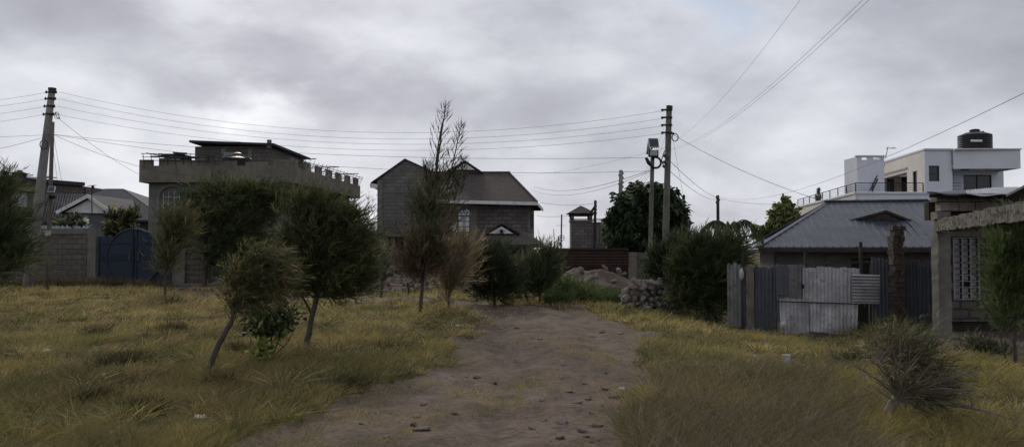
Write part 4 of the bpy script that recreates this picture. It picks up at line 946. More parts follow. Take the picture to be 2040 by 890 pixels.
# lower storeys with terrace
La, Lb = (X(1705, d), d), (X(2002, d) , d); Lc = (X(1588, 81), 81)
mb = MB(); ub_ = (X(1853, d) - La[0], X(1876, d) - La[0]); wall(mb, La, Lb, zB, zF - .16, .25, [(ub_[0], ub_[1], Z(434, d), Z(414, d))]); mb.build('lower_wall', 'white', t)
window(t, La, Lb, ub_[0], ub_[1], Z(434, d), Z(414, d), .08, 1, 1, 'darkmetal', 'glass', .07)
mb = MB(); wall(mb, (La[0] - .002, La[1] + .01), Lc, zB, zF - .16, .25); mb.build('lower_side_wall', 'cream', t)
mb = MB(); mb.slab([Vector((La[0] - .1, d - .1, zF - .159)), Vector((Lb[0] + .1, d - .1, zF - .159)), Vector((Lb[0] + .1, 81, zF - .159)), Vector((Lc[0] - .1, 81, zF - .159))], (0, 0, .16)); mb.build('terrace_slab', 'white', t)
mb = MB(); dvec = Vector((Lc[0] - La[0], Lc[1] - La[1], 0)); Lg = dvec.length; dvec.normalize(); o0 = Vector((La[0] + .1, d + .1, zF))
hz = Z(364.5, d) - zF
e1 = Vector((Cn[0] - .1, d + .1, zF)); 
for zz_ in (hz, hz * .72, hz * .48, hz * .24):
    w_ = .06 if zz_ == hz else .03; mb.bar(o0 + Vector((0, 0, zz_)), e1 + Vector((0, 0, zz_)), w_); mb.bar(o0 + Vector((0, 0, zz_)), o0 + dvec * (Lg - .3) + Vector((0, 0, zz_)), w_)
for k in range(5): q = o0.lerp(e1, k / 4); mb.bar(q, q + Vector((0, 0, hz)), .06)
for k in range(9): q = o0 + dvec * (Lg - .3) * k / 8; mb.bar(q, q + Vector((0, 0, hz)), .06)
mb.build('railing', 'darkmetal', t)
mb = MB(); 
for zz_ in (.25, .5, .75, 1.0): mb.bar((r0x + .25, d + .3, zF - .3 + zz_), (X(1921, d), d + .3, zF - .3 + zz_), .035)
mb.bar((r0x + .22, d + .3, zF - .5), (r0x + .22, d + .3, Z(333, d)), .06); mb.build('balcony_railing', 'darkmetal', t)
# stair head block with vents
bx0, bx1, by = X(1710, 61.5), X(1764, 61.5), 61.5
mb = MB(); zt_ = Z(312, by); hv = [(.35, .8, Z(318.5, by), Z(313.5, by)), (1.25, 1.8, Z(318.5, by), Z(313.5, by))]
wall(mb, (bx0, by), (bx1, by), zF, zt_, .2, hv); mb.bb(bx0, bx0 + .2, by + .201, by + 2.4, zF, zt_); mb.bb(bx1 - .2, bx1, by + .201, by + 2.4, zF, zt_); mb.build('stair_block', 'white', t)
mb = MB(); mb.bb(bx0 - .08, bx1 + .08, by - .08, by + .25, zt_ + .001, zt_ + .1); mb.build('stair_block_coping', 'fascia', t)
tl = T('ladder', 'dark ladder leaning on the white block of the upper terrace', 'ladder', (X(1736, 61), 61, zF))
mb = MB(); p0, p1 = P(1733, 380, 61), P(1758, 328, 61.9); s_ = Vector((.22, .12, 0)); mb.bar(p0, p1, .06); mb.bar(p0 + s_, p1 + s_, .06)
for k in range(8): q = p0.lerp(p1, (k + .5) / 8); mb.bar(q, q + s_, .045)
mb.build('frame', 'darkwood', tl)
ta = T('tv_aerial', 'thin television aerial above the white house stair block', 'aerial', (X(1766, 62.5), 62.5, zt_))
mb = MB(); mb.bar(P(1764, 316, 62.5), P(1769, 292, 62.5), .045); mb.build('mast', 'metal', ta)
mb = MB(); mb.bar(P(1766, 296, 62.5), P(1784, 294, 62.5), .03)
for k in range(6): q = P(1768 + 3 * k, 295.5, 62.5); mb.bar(q - Vector((0, .3, .06)), q + Vector((0, .3, .06)), .02)
mb.build('antenna', 'metal', ta)
tt = tank('water_tank', 'large ribbed black tank on the white house roof', (X(1946, 63), 63.0, Z(297, 63) - .05), 1.19, 1.15)
mb = MB(); mb.slab([Vector((X(1939, 61.7), 61.775, Z(282, 61.7))), Vector((X(1962, 61.7), 61.775, Z(282, 61.7))), Vector((X(1962, 61.7), 61.775, Z(278, 61.7))), Vector((X(1939, 61.7), 61.775, Z(278, 61.7)))], (0, .03, 0)); mb.build('sticker', 'fascia', tt)
mb = MB(); mb.tube([P(1920, 268, 62.6), P(1940, 265.5, 62.4), P(1960, 262, 62.6)], .05, 6); mb.build('pipe', 'black', tt)

# ------------------------------------------------------------------ unfinished stone building on the right edge
g0 = GH(9.9, 18.3)
t = T('unfinished_building', 'unfinished rough stone building with concrete verandah beam and patched tin roof', 'building', (10.4, 18.5, g0))
pxa, pxb = X(1869, 18.2), X(1894, 18.2)
def rough(mb, c, dd, rz=0, seed=0, amp=.012, nseg=6):
    # box with wobbly faces
    rs = random.Random(seed); m = Matrix.Rotation(rz, 3, 'Z'); c = Vector(c); ax = max(range(3), key=lambda i: dd[i]); n = max(1, int(dd[ax] / .12)); b = len(mb.v)
    oth = [i for i in range(3) if i != ax]
    for k in range(n + 1):
        for (s, q) in ((-1, -1), (1, -1), (1, 1), (-1, 1)):
            l = [0, 0, 0]; l[ax] = dd[ax] * (k / n - .5); l[oth[0]] = dd[oth[0]] / 2 * s + rs.uniform(-amp, amp); l[oth[1]] = dd[oth[1]] / 2 * q + rs.uniform(-amp, amp)
            mb.v.append(c + m @ Vector(l))
    for k in range(n):
        for j in range(4): mb.f.append((b + k * 4 + j, b + k * 4 + (j + 1) % 4, b + k * 4 + 4 + (j + 1) % 4, b + k * 4 + 4 + j))
    mb.f.append((b + 3, b + 2, b + 1, b)); mb.f.append((b + n * 4, b + n * 4 + 1, b + n * 4 + 2, b + n * 4 + 3))
ztp = Z(395, 18.2)
mb = MB(); rough(mb, ((pxa + pxb) / 2, 18.35, (g0 - .4 + Z(462, 18.2)) / 2), (pxb - pxa, .3, Z(462, 18.2) - g0 + .4), seed=1); mb.build('pillar', 'concrete_side', t)
# verandah beam towards the camera
Ba, Bb = Vector((X(1878, 18.2), 18.25, 0)), Vector((6.2, 8.4, 0)); dB = (Bb - Ba).normalized(); ang = math.atan2(dB.y, dB.x); Lb_ = (Bb - Ba).length
bz0, bz1 = Z(461, 18.2), Z(438, 18.2)
mb = MB(); mid = (Ba + Bb) / 2; rough(mb, (mid.x, mid.y, (bz0 + bz1) / 2), (Lb_ + .2, .24, bz1 - bz0), ang, 3, .02); mb.build('verandah_beam', 'block_raw', t)
mb = MB(); p_ = Bb; rough(mb, (p_.x - .08, p_.y, (g0 - .4 + bz0) / 2 - .002), (.26, .26, bz0 - g0 + .4), ang, 5); mb.build('pillar', 'concrete_side', t)
# back wall with grille window
Wy = 19.6; wx0 = X(1893, Wy); zfl = Z(672, 18.3)
ux0, ux1, uz0, uz1 = X(1897, Wy) - wx0, X(1947, Wy) - wx0, Z(596, Wy), Z(474, Wy)
mb = MB(); wall(mb, (wx0, Wy), (wx0 + 6, Wy), Z(640, Wy), bz1 + .02, .2, [(max(.06, ux0), ux1, uz0, uz1)]); mb.build('wall', 'block_raw', t)
mb = MB(); mb.bb(wx0, wx0 + 6, Wy + .12, Wy + .25, g0 - .4, Z(640, Wy) - .002); mb.build('foundation', 'soil', t)
mb = MB(); rs = random.Random(3)
for r_ in range(3):   # loose courses of stone above the beam
    zc = bz1 + .0 + r_ * .21; x = X(1870, 18.3) + (0 if r_ != 1 else .1)
    while x < X(1870, 18.3) + (2.6 if r_ < 2 else 2.2):
        w_ = rs.uniform(.28, .5)
        if not (r_ == 0 and .25 < x - X(1870, 18.3) < 1.2): mb.box((x + w_ / 2, 18.5 + rs.uniform(-.02, .02), zc + .1), (w_ - .02, .28, .19), rz=rs.uniform(-.03, .03), ry=rs.uniform(-.02, .02))
        x += w_
mb.build('upper_course', 'rock', t)
mb = MB(); mb.bb(X(1870, 18.3) + .1, X(1870, 18.3) + 6, 18.9, 19.1, bz1 + .021, ztp - .05); mb.build('inner_wall', 'soil', t)
f = MB(); fx0, fx1 = wx0 + max(.06, ux0), wx0 + ux1
for k in range(4): x = fx0 + (fx1 - fx0) * k / 3; f.bar((x, Wy - .05, uz0), (x, Wy - .05, uz1), .028)
for k in range(2): x = fx0 + (fx1 - fx0) * (.5 + k - .5 + .0) / 3 * 1 + (fx1 - fx0) / 6 * (1 + k * 2) * 0; 
for k in range(11): z = uz0 + (uz1 - uz0) * k / 10; f.bar((fx0, Wy - .055, z), (fx1, Wy - .055, z), .02)
wn = f.build('window', 'grille', t)
f = MB(); rs = random.Random(8)
for i in range(3):
    for j in range(10):
        if j == 2 and i == 1: continue
        xa, xb = fx0 + (fx1 - fx0) * (i + .14) / 3, fx0 + (fx1 - fx0) * (i + .86) / 3; za, zb = uz0 + (uz1 - uz0) * (j + .16) / 10, uz0 + (uz1 - uz0) * (j + .84) / 10
        f.bb(xa, xb, Wy + .02, Wy + .03, za, zb)
f.build('pane', 'grille', wn)
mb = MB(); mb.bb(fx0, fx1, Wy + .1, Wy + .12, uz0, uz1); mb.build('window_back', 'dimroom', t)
mb = MB(); mb.bb(fx0 - .1, fx0 + .75, Wy - .06, Wy - .001, uz1 + .03, uz1 + .16); mb.build('lintel', 'concrete_side', t)
# verandah floor slab
mb = MB(); fl = [Vector((Ba.x - .1, Ba.y + .1, zfl)), Vector((Bb.x - .1, Bb.y, zfl)), Vector((Bb.x + 5, Bb.y, zfl)), Vector((Ba.x + 5, Wy + .1, zfl)), Vector((Ba.x, Wy + .1, zfl))]; mb.slab(fl, (0, 0, -.14)); mb.build('verandah_floor', 'mound', t)
mb = MB(); fl2 = [p + Vector((.15, .1 if i < 1 else 0, -.142)) for i, p in enumerate(fl)]; mb.slab(fl2, (0, 0, -.5)); mb.build('floor_base', 'soil', t)
# roof sheets
def roofsheet(fr, bk, m, seed):
    mb = MB(); rs = random.Random(seed)
    def f_(a, b):
        p = Vector(fr[0]).lerp(Vector(fr[1]), a); q = Vector(bk[0]).lerp(Vector(bk[1]), a); r_ = p.lerp(q, b)
        return r_ + Vector((0, 0, .015 * math.sin(a * 150) + .035 * math.sin(a * 7 + seed) * (1 - b) + .02 * math.sin(b * 5 + a * 4)))
    mb.grid(f_, 90, 8); o = mb.build('roof_sheet', m, t, smooth=True)
    md = o.modifiers.new('thick', 'SOLIDIFY'); md.thickness = .012
roofsheet([P(1846, 386, 18.0), P(1935, 388, 18.0)], [P(1850, 383, 22), P(1935, 379, 22)], 'tin_dark', 1)
roofsheet([P(1925, 388, 17.9), P(2018, 389, 17.5)], [P(1925, 377, 22), P(2030, 373, 22)], 'tin_bright', 2)
mb = MB(); mb.slab([P(2004, 392, 17.3), P(2055, 366, 15.5), P(2300, 366, 15.5), P(2300, 400, 18.5), P(2018, 403, 18)], (0, 0, .05)); mb.build('roof_sheet', 'tin_dark', t)
mb = MB(); mb.bar(P(1852, 390, 18.2), P(2030, 394, 18.0), .06, .07); mb.bar(P(1862, 438, 18.1), P(1885, 437, 18.1), .04, .05); mb.build('roof_timber', 'darkwood', t)

# ------------------------------------------------------------------ wires
NW = [0]
def wire(label, p, q, sag=0.0, r=.009, name='power_line', group='overhead lines', n=22, m='wire'):
    p, q = Vector(p), Vector(q); pts = []
    for k in range(n + 1):
        t_ = k / n; s = p.lerp(q, t_); s.z -= 4 * sag * t_ * (1 - t_); pts.append(s)
    mb = MB(); mid = p.lerp(q, .5); mb.tube(pts, r * .62, 5); o = mb.build(name, m, None, loc=p, label=label, cat='cable', group=group)
    return o
nm4 = ('top', 'second', 'third', 'fourth')
for k, (ya_, yb_, sg) in enumerate(((184, 221, 1.25), (197, 236, 1.22), (212, 251, 1.12), (228, 266, 1.05))):
    xa = X(104 - k * 2, 33); wire(f'{nm4[k]} of the four long wires sagging between the leaning pole and the right pole', Vector((xa + .2, 32.95, Z(ya_, 33))), P(1321, yb_, 32), sg, .0085)
    wire(f'{nm4[k]} of the four short wires running left from the leaning pole', Vector((xa - .2, 32.95, Z(ya_, 33))), P(-420, ya_ + 22, 30), .35, .0085)
pp = P(106, 268, 32)
wire('long wire from the thin wooden pole passing over the battlement house', pp, P(1290, 314, 28.1), .35, .01)
wire('lower long wire from the thin wooden pole towards the lamp post', pp, P(1292, 341, 28.1), .55, .01)
wire('service cable from the thin wooden pole down to the battlement parapet', pp, P(430, 352, 42.9), .45, .012)
wire('service cable dropping steeply from the leaning pole to the battlement house', P(112, 232, 32.8), P(276, 347, 43), .15, .012)
wire('upper wire running left from the thin wooden pole', pp, P(-300, 272, 31), .1, .009)
wire('lower wire running left from the thin wooden pole', pp, P(-300, 330, 30), .3, .011)
wire('first stay cable hanging beside the thin wooden pole', P(104, 280, 31.9), P(126, 447, 34.5), .05, .01)
wire('second stay cable hanging beside the thin wooden pole', P(107, 272, 31.9), P(140, 452, 35.5), .05, .01)
wire('thick black cable from the lamp post to the stone house corner', P(1298, 338, 28), P(1064, 372, 62), .5, .016)
wire('thin cable under the thick one from the lamp post to the stone house', P(1299, 340, 28), P(1056, 377, 62), .65, .012)
wire('faint cable rising from the stone house past the lamp post', P(1020, 350, 66), P(1330, 293, 32), .3, .010)
wire('service cable from the right pole down to the tin roofed bungalow', P(1340, 268, 31.9), P(1645, 402, 30.5), .22, .013)
wire('single wire climbing to the top of the picture from the right pole', P(1345, 279, 31.8), P(1660, -90, 11), .35, .004)
wire('left one of the twin wires climbing to the upper right', P(1336, 296, 31.9), P(1780, -60, 9.5), .42, .0042)
wire('right one of the twin wires climbing to the upper right', P(1336, 298, 31.9), P(1800, -66, 9.3), .44, .0042)
wire('long wire crossing the right sky above the white house', P(1430, 392, 74.9), P(2180, 116, 16), 1.2, .012)
wire('guy wire slanting from the right pole into the bush', P(1341, 280, 31.8), P(1376, 470, 29), 0, .008, 'guy_wire')
tg = T('guy_insulator', 'small black insulator block on the guy wire right of the pole', 'insulator', P(1362, 393, 29.9)); mb = MB(); c_ = P(1362, 393, 30.0); mb.lathe(c_ - Vector((0, 0, .1)), [(.03, 0), (.06, .03), (.06, .09), (.04, .1), (.06, .11), (.06, .17), (.03, .2)], 8); mb.build('body', 'black', tg)
wire('faint upper wire from the right pole to the distant dark pole', P(1336, 322, 32), P(1429, 393, 75), .25, .018)
wire('faint lower wire from the right pole to the distant dark pole', P(1336, 342, 32), P(1429, 397, 75), .35, .018)
for k in range(4):
    wire(f'{nm4[k]} of the thin service wires between the insulator pole and the lamp post', P(1240, 348 + 9 * k, 50), P(1296 + k * 2, 322 + 3 * k, 28.2), .7, .007, group='service wires at the lamp post')
wire('thin service wire joining the right pole and the lamp post high up', P(1326, 240, 32), P(1306, 300, 28), .1, .007, group='service wires at the lamp post')
wire('thin service wire joining the right pole and the lamp post lower down', P(1327, 262, 32), P(1307, 316, 28), .15, .007, group='service wires at the lamp post')
wire('distant wire behind the watchtower running left to the stone house', P(1185, 405, 66), P(1075, 403, 70), .2, .02, group='distant lines')
wire('lower distant wire behind the watchtower running left to the stone house', P(1185, 418, 66), P(1070, 430, 70), .25, .02, group='distant lines')
wire('distant wire right of the dark pole running to the white house', P(1432, 396, 75), P(1592, 404, 80), .3, .02, group='distant lines')
# ------------------------------------------------------------------ vegetation
FK = 1.75
def C3(*a): return np.array(a, float)
def lobe_pts(lobes, d, n, bias=.45):
    """sample points in lobes given in picture units at distance d; returns centre-relative data in metres"""
    k = d / FPX; out = []; tot = sum(l[4] if len(l) > 4 else l[2] * l[3] for l in lobes)
    for l in lobes:
        m = max(2, int(n * (l[4] if len(l) > 4 else l[2] * l[3]) / tot)); c = np.array(P(l[0], l[1], d))
        if len(l) > 5: c = c + np.array([0, l[5], 0])
        r = np.array([l[2] * k, min(l[2] * k * .8, 2.2), l[3] * k]); u = unit(rng.normal(size=(m, 3))); rad = rng.random((m, 1)) ** bias * (1 + .22 * (rng.random((m, 1)) < .12))
        out.append(np.concatenate([c + u * rad * r, u * rad], 1))
    return np.concatenate(out)
def tree(name, label, cat, d, trunk, lobes, nb=120, ns=60, slen=(.25, .6), sw=.012, wind=(.3, 0, .1), up=.5, cols=((.05, .062, .024), (.035, .045, .02)), hi=(.11, .10, .045), hif=.12,
         group=None, bark='bark', brad=.02, style='plume', spread=.8, tstart=.35, bias=.45, droop=0.0, show_br=.45, lowcol=None, trunk_children=True, stems=None, clump=.06):
    """trunk: list of (px,py,radius_m[,dy]) from the base up"""
    tp = [P(q[0], q[1], d) + Vector((0, q[3] if len(q) > 3 else 0, 0)) for q in trunk]; tr = [q[2] for q in trunk]
    g_ = GH(tp[0].x, tp[0].y); tp[0] = Vector((tp[0].x, tp[0].y, g_ - .15))
    tt = T(name, label, cat, (tp[0].x, tp[0].y, g_), group)
    mb = MB()
    fine, fr = [], []
    for i in range(len(tp) - 1):
        for j in range(4): fine.append(tp[i].lerp(tp[i + 1], j / 4) + Vector((random.uniform(-1, 1), random.uniform(-1, 1), 0)) * tr[i] * .25 * (j > 0)); fr.append(tr[i] + (tr[i + 1] - tr[i]) * j / 4)
    fine.append(tp[-1]); fr.append(tr[-1]); fr[0] *= 1.35
    mb.tube(fine, fr, 7)
    for st_ in (stems or []):
        sp = [P(q[0], q[1], d) for q in st_[:-1]]; mb.tube(sp, [st_[-1] * (1 - .6 * k / max(1, len(sp) - 1)) for k in range(len(sp))], 5)
    mb.build('trunk', bark, tt, smooth=True)
    E = lobe_pts(lobes, d, nb, bias); n = len(E); T_ = np.array([list(p) for p in fine]); TR = np.array(fr)
    br = MB(); ST, DR, LN, WD_, BD, CO = [], [], [], [], [], []
    wind = np.array(wind, float)
    lo = tstart * len(T_)
    for e in E:
        end = e[:3]
        end = e[:3]; cand = T_[int(lo):]; cost = np.linalg.norm(cand - end, axis=1) + np.maximum(0, cand[:, 2] - end[2] + .15) * 2.5
        k = int(np.argmin(cost)); s = cand[k]; L = np.linalg.norm(end - s)
        if L < .05: continue
        out = (end - s) / L; mid = s + (end - s) * .5 + np.array([0, 0, 1]) * L * .12 * (1 if up > 0 else -1) - wind * L * .15
        ts = np.linspace(0, 1, 7)[:, None]; cur = (1 - ts) ** 2 * s + 2 * ts * (1 - ts) * mid + ts ** 2 * end
        r0 = min(brad * (.5 + L * .35), TR[min(int(lo) + k, len(TR) - 1)] * .7)
        if rng.random() < show_br and r0 > 0: br.tube([Vector(p) for p in cur], list(np.linspace(r0, r0 * .2 + .001, 7)), 4, cap=False)
        m = max(4, int(ns * (.5 + rng.random())))
        K = 6 if style == 'plume' else 1
        rad_ = e[3:6]; cdir = unit(out * .45 + rad_ * .5 + np.array([0, 0, up]) + wind * .8 + rng.normal(size=3) * .45)
        if style == 'plume':
            tk = 1 - rng.random(K) ** 1.3 * min(.7, .8 / max(L, .3)); tk = tk[:, None]
            pk_ = (1 - tk) ** 2 * s + 2 * tk * (1 - tk) * mid + tk ** 2 * end
            td = unit(cdir + rng.normal(size=(K, 3)) * .55 * spread); tl = rng.uniform(slen[0], slen[1], K) * 1.35
            j = rng.integers(0, K, m); tt_ = rng.random(m)[:, None]; lj = tl[j][:, None]
            p = pk_[j] + td[j] * lj * tt_ + (wind * .3 - np.array([0, 0, droop + .12])) * lj * tt_ ** 2
            ln = rng.uniform(slen[0], slen[1], m) * .45
            dr = unit(td[j] + wind * .25 + rng.normal(size=(m, 3)) * .30)
        else:
            tq = 1 - (rng.random(m) ** 1.5) * min(.75, .9 / max(L, .3)); tq = tq[:, None]
            p = (1 - tq) ** 2 * s + 2 * tq * (1 - tq) * mid + tq ** 2 * end + rng.normal(size=(m, 3)) * clump
            ln = rng.uniform(slen[0], slen[1], m); dr = unit(cdir + rng.normal(size=(m, 3)) * spread * .45)
        br_k = rng.uniform(.5, 1.7); c = np.array(cols[0]) if rng.random() < .55 else np.array(cols[1])
        if rng.random() < hif: c = np.array(hi)
        if lowcol is not None and end[2] < lowcol[0] + rng.normal() * .25: c = np.array(lowcol[1])
        cc = c[None] * FK * br_k * rng.uniform(.6, 1.5, (m, 1)) * (1 + rng.normal(size=(m, 3)) * .06)
        ST.append(p); DR.append(dr); LN.append(ln); WD_.append(sw * rng.uniform(.6, 1.4, m)); BD.append(wind[None] * ln[:, None] * .35 + np.array([0, 0, -droop])[None] * ln[:, None]); CO.append(cc)
    br.build('branches', bark, tt)
    st, dr, ln, wd, bd, co = map(np.concatenate, (ST, DR, LN, WD_, BD, CO))
    if style == 'plume': v, q, c = ribbons(st, dr, ln, wd, bd, np.clip(co, .004, 1), 2)
    else: v, q, c = ribbons(st, dr, ln, wd, bd, np.clip(co, .004, 1), 3, [.25, 1, .85, .1])
    np_mesh('crown', v, q, c, 'leaf', parent=tt)
    return tt

DK = ((.040, .050, .021), (.028, .036, .017)); DKG = (.062, .070, .028)
# left edge
tree('feathery_tree', 'dark feathery tree cut by the left edge of the picture', 'tree', 29, [(-8, 600, .07), (-4, 540, .06), (4, 470, .05), (10, 400, .03)],
     [(15, 470, 62, 75), (-40, 430, 60, 90), (0, 380, 40, 40), (35, 520, 45, 40), (-30, 540, 60, 40)], 332, 46, (.3, .7), .020, (.35, 0, .25), .5, DK, DKG, .12)
tree('feathery_tree', 'slim feathery young tree with thin bare stem in front of the blue gate', 'tree', 27.5, [(329, 592, .045), (329, 560, .04), (334, 520, .03), (345, 460, .015)],
     [(345, 480, 34, 48), (352, 455, 26, 35), (335, 530, 20, 28)], 192, 37, (.3, .65), .016, (.25, 0, .4), .9, ((.055, .058, .026), (.04, .045, .022)), (.10, .085, .045), .2, tstart=.35)
tree('dome_tree', 'broad dome shaped dark green tree over the grey wall in front of the battlement house', 'tree', 35.0, [(405, 580, .12), (408, 540, .11), (425, 490, .1), (455, 430, .08), (470, 390, .04)],
     [(470, 415, 112, 55), (380, 410, 28, 30), (380, 430, 30, 30), (470, 530, 66, 30), (560, 410, 36, 36), (420, 500, 36, 30), (500, 500, 40, 40), (405, 395, 50, 38), (540, 405, 62, 40), (450, 470, 70, 60), (440, 370, 40, 22), (500, 450, 60, 50), (520, 385, 60, 25), (480, 510, 45, 30), (400, 440, 45, 35)], 1000, 54, (.22, .48), .022, (.15, 0, .1), .35, ((.036, .046, .019), (.030, .040, .018)), (.07, .078, .028), .2, brad=.03)
tree('leaning_tree', 'windblown leaning tree with tan streaked foliage and crooked thin trunk', 'tree', 10.9, [(408, 760, .045), (425, 712, .04), (445, 670, .036), (462, 640, .034), (468, 600, .03), (495, 540, .022), (520, 500, .012)],
     [(518, 548, 58, 50), (458, 560, 20, 50), (550, 530, 30, 34), (492, 595, 38, 24), (520, 505, 36, 18), (560, 570, 24, 34), (445, 600, 8, 24, 150)], 470, 34, (.09, .27), .0075, (.5, 0, 0), .15, ((.056, .058, .024), (.038, .044, .019)), (.15, .115, .06), .22, tstart=.45, droop=.15, brad=.012, bark='bark')
tree('feathery_tree', 'large dark windblown feathery tree standing in the yellow grass left of the track', 'tree', 13.9, [(608, 702, .058), (618, 650, .048), (628, 605, .045), (636, 560, .05), (645, 500, .04), (650, 440, .02)],
     [(655, 485, 92, 80), (700, 560, 50, 42), (600, 560, 34, 36), (610, 440, 62, 62), (700, 520, 58, 62), (595, 530, 45, 60), (660, 560, 70, 42), (625, 415, 38, 26), (725, 470, 22, 22), (572, 490, 22, 50), (728, 545, 24, 34), (690, 440, 30, 26), (735, 430, 6, 14, 200)], 1150, 58, (.12, .33), .010, (.3, 0, .2), .6, ((.046, .052, .021), (.030, .036, .017)), (.085, .08, .035), .13, tstart=.45, brad=.014, stems=[(622, 620), (608, 590), (590, 570), .03] and [[(624, 630), (606, 596), (590, 575), .03]])
# tall casuarina
tree('tall_casuarina', 'tall wispy casuarina with two feathery tips rising above the stone house', 'tree', 20.5, [(835, 628, .05), (842, 560, .046), (852, 480, .04), (862, 400, .04), (872, 320, .028), (882, 250, .016), (889, 200, .006)],
     [(855, 470, 48, 60, 50), (850, 410, 40, 50, 34), (872, 440, 42, 62, 42), (870, 360, 26, 40, 14), (850, 525, 76, 46, 150), (815, 520, 34, 44, 60), (815, 420, 18, 40, 8), (905, 385, 20, 45, 10)], 390, 32, (.2, .45), .015, (.2, 0, .45), 1.0, ((.042, .044, .022), (.034, .036, .02)), (.07, .06, .035), .15, tstart=.2, brad=.012,
     lowcol=(P(850, 500, 20.5).z, (.058, .040, .026)), spread=.7)
tc2 = bpy.data.objects['tall_casuarina']
def tip(parent, pts, d, w0, seed):
    """a slender feathery tip along a leader"""
    rs = np.random.default_rng(seed); pp_ = [np.array(P(*q, d)) for q in pts]; mb = MB(); mb.tube([Vector(p) for p in pp_], [.02 * (1 - k / len(pp_)) + .004 for k in range(len(pp_))], 5); mb.build('leader', 'bark', parent)
    ST, DR, LN = [], [], []
    cum = np.array(pp_); N_ = 17
    for k in range(N_):
        f = k / N_ * (len(pp_) - 1); i = int(f); s = cum[i] + (cum[i + 1] - cum[i]) * (f - i); sd = -1 if k % 2 else 1
        L = w0 * (1 - k / N_) ** .8 + .06; bdv = unit(np.array([sd * .55 + .18, rs.normal() * .4, 1.0])); m = int(11 * L / w0) + 3
        tq = rs.random((m, 1)); ST.append(s + bdv * L * tq); DR.append(unit(bdv + rs.normal(size=(m, 3)) * .28 + np.array([.12, 0, .25]))); LN.append(rs.uniform(.12, .26, m))
    m = 14; ST.append(cum[-2] + (cum[-1] - cum[-2]) * rs.random((m, 1))); DR.append(unit(np.array([[.05, 0, 1]]) + rs.normal(size=(m, 3)) * .12)); LN.append(rs.uniform(.1, .25, m))
    st, dr, ln = np.concatenate(ST), np.concatenate(DR), np.concatenate(LN); n = len(st)
    v, q, c = ribbons(st, dr, ln, np.full(n, .014), np.zeros((n, 3)), np.tile([.04, .042, .025], (n, 1)) * rs.uniform(.6, 1.3, (n, 1)), 2); np_mesh('feathery_tip', v, q, c, 'leaf', parent=parent)
tip(tc2, [(868, 330), (873, 290), (879, 255), (885, 232), (888, 208)], 20.5, .46, 1)
tip(tc2, [(890, 380), (900, 335), (908, 300), (914, 270), (919, 250)], 20.4, .42, 2)
tip(tc2, [(858, 400), (850, 350), (846, 330)], 20.6, .3, 3); tip(tc2, [(905, 400), (918, 350), (924, 315)], 20.3, .3, 4)
tree('dry_bush', 'dry tan feathery bush beside the tall casuarina', 'bush', 21.8, [(893, 620, .03), (895, 580, .025), (905, 530, .018)],
     [(905, 540, 26, 48), (918, 505, 18, 22), (890, 575, 18, 26)], 166, 37, (.3, .6), .013, (.25, 0, .5), .9, ((.14, .115, .07), (.10, .082, .052)), (.21, .17, .11), .2, tstart=.2)
tree('dark_bush', 'dense dark green bush in front of the stone house porch, reaching the ground', 'bush', 24.5, [(985, 612, .05), (984, 570, .045), (980, 520, .03)],
     [(985, 550, 46, 46), (968, 518, 32, 30), (1000, 575, 34, 32), (955, 570, 24, 36)], 455, 46, (.25, .5), .018, (.15, 0, .3), .7, ((.028, .036, .018), (.022, .029, .015)), (.05, .055, .025), .1)
tree('dark_bush', 'dull green narrow bush just left of the dirt mound', 'bush', 25.5, [(1075, 612, .04), (1076, 570, .035), (1078, 530, .02)],
     [(1078, 555, 32, 42), (1088, 525, 20, 30), (1055, 580, 20, 28), (1040, 545, 14, 26)], 297, 37, (.25, .5), .017, (.15, 0, .5), .9, ((.040, .050, .024), (.03, .038, .02)), (.075, .075, .035), .18)
for (px, py, rx, ry, dd_, lb, cl) in ((1135, 585, 34, 20, 26.5, 'fresh green weedy bush at the foot of the dirt mound', (.05, .085, .03)), (1165, 596, 30, 14, 26, 'low green weeds spreading right of the weedy bush', (.07, .09, .032))):
    tree('weedy_bush', lb, 'bush', dd_, [(px, py + ry, .02), (px, py, .012)], [(px, py, rx, ry), (px - 12, py - 6, rx * .6, ry * .9)], 140, 24, (.15, .4), .017, (.1, 0, .3), .8, (cl, tuple(x * .7 for x in cl)), (.11, .12, .045), .15, tstart=.0, bark='bark')
tree('dark_bush', 'dense dark bush covering the right end of the block wall behind the stone heap', 'bush', 25.0, [(1335, 618, .06), (1335, 570, .05), (1330, 520, .03)],
     [(1325, 520, 34, 30), (1360, 500, 34, 30), (1340, 570, 46, 45), (1310, 550, 26, 26)], 455, 49, (.2, .5), .019, (.15, 0, .2), .5, ((.026, .036, .016), (.02, .028, .014)), (.045, .055, .022), .1)
tree('dark_bush', 'large dark green feathery bush between the stone heap and the tin fence', 'bush', 23.0, [(1410, 632, .08), (1410, 580, .07), (1412, 520, .05), (1415, 480, .03)],
     [(1408, 548, 60, 52), (1440, 512, 42, 24), (1375, 520, 36, 30), (1400, 600, 58, 28), (1468, 500, 22, 18), (1388, 488, 22, 10), (1435, 570, 28, 44), (1430, 492, 18, 8), (1345, 560, 20, 40)], 910, 55, (.25, .55), .017, (.3, 0, .2), .45, ((.032, .043, .018), (.024, .033, .015)), (.06, .065, .026), .14)
tree('twiggy_bush', 'grey twiggy bush before the open ground floor of the grey gable wing', 'bush', 33.5, [(770, 590, .04), (770, 550, .03), (768, 510, .02)],
     [(765, 530, 30, 42), (745, 560, 26, 26), (790, 560, 26, 24)], 150, 30, (.25, .5), .018, (.2, 0, .2), .6, ((.06, .055, .04), (.045, .042, .03)), (.13, .12, .095), .25, tstart=0)
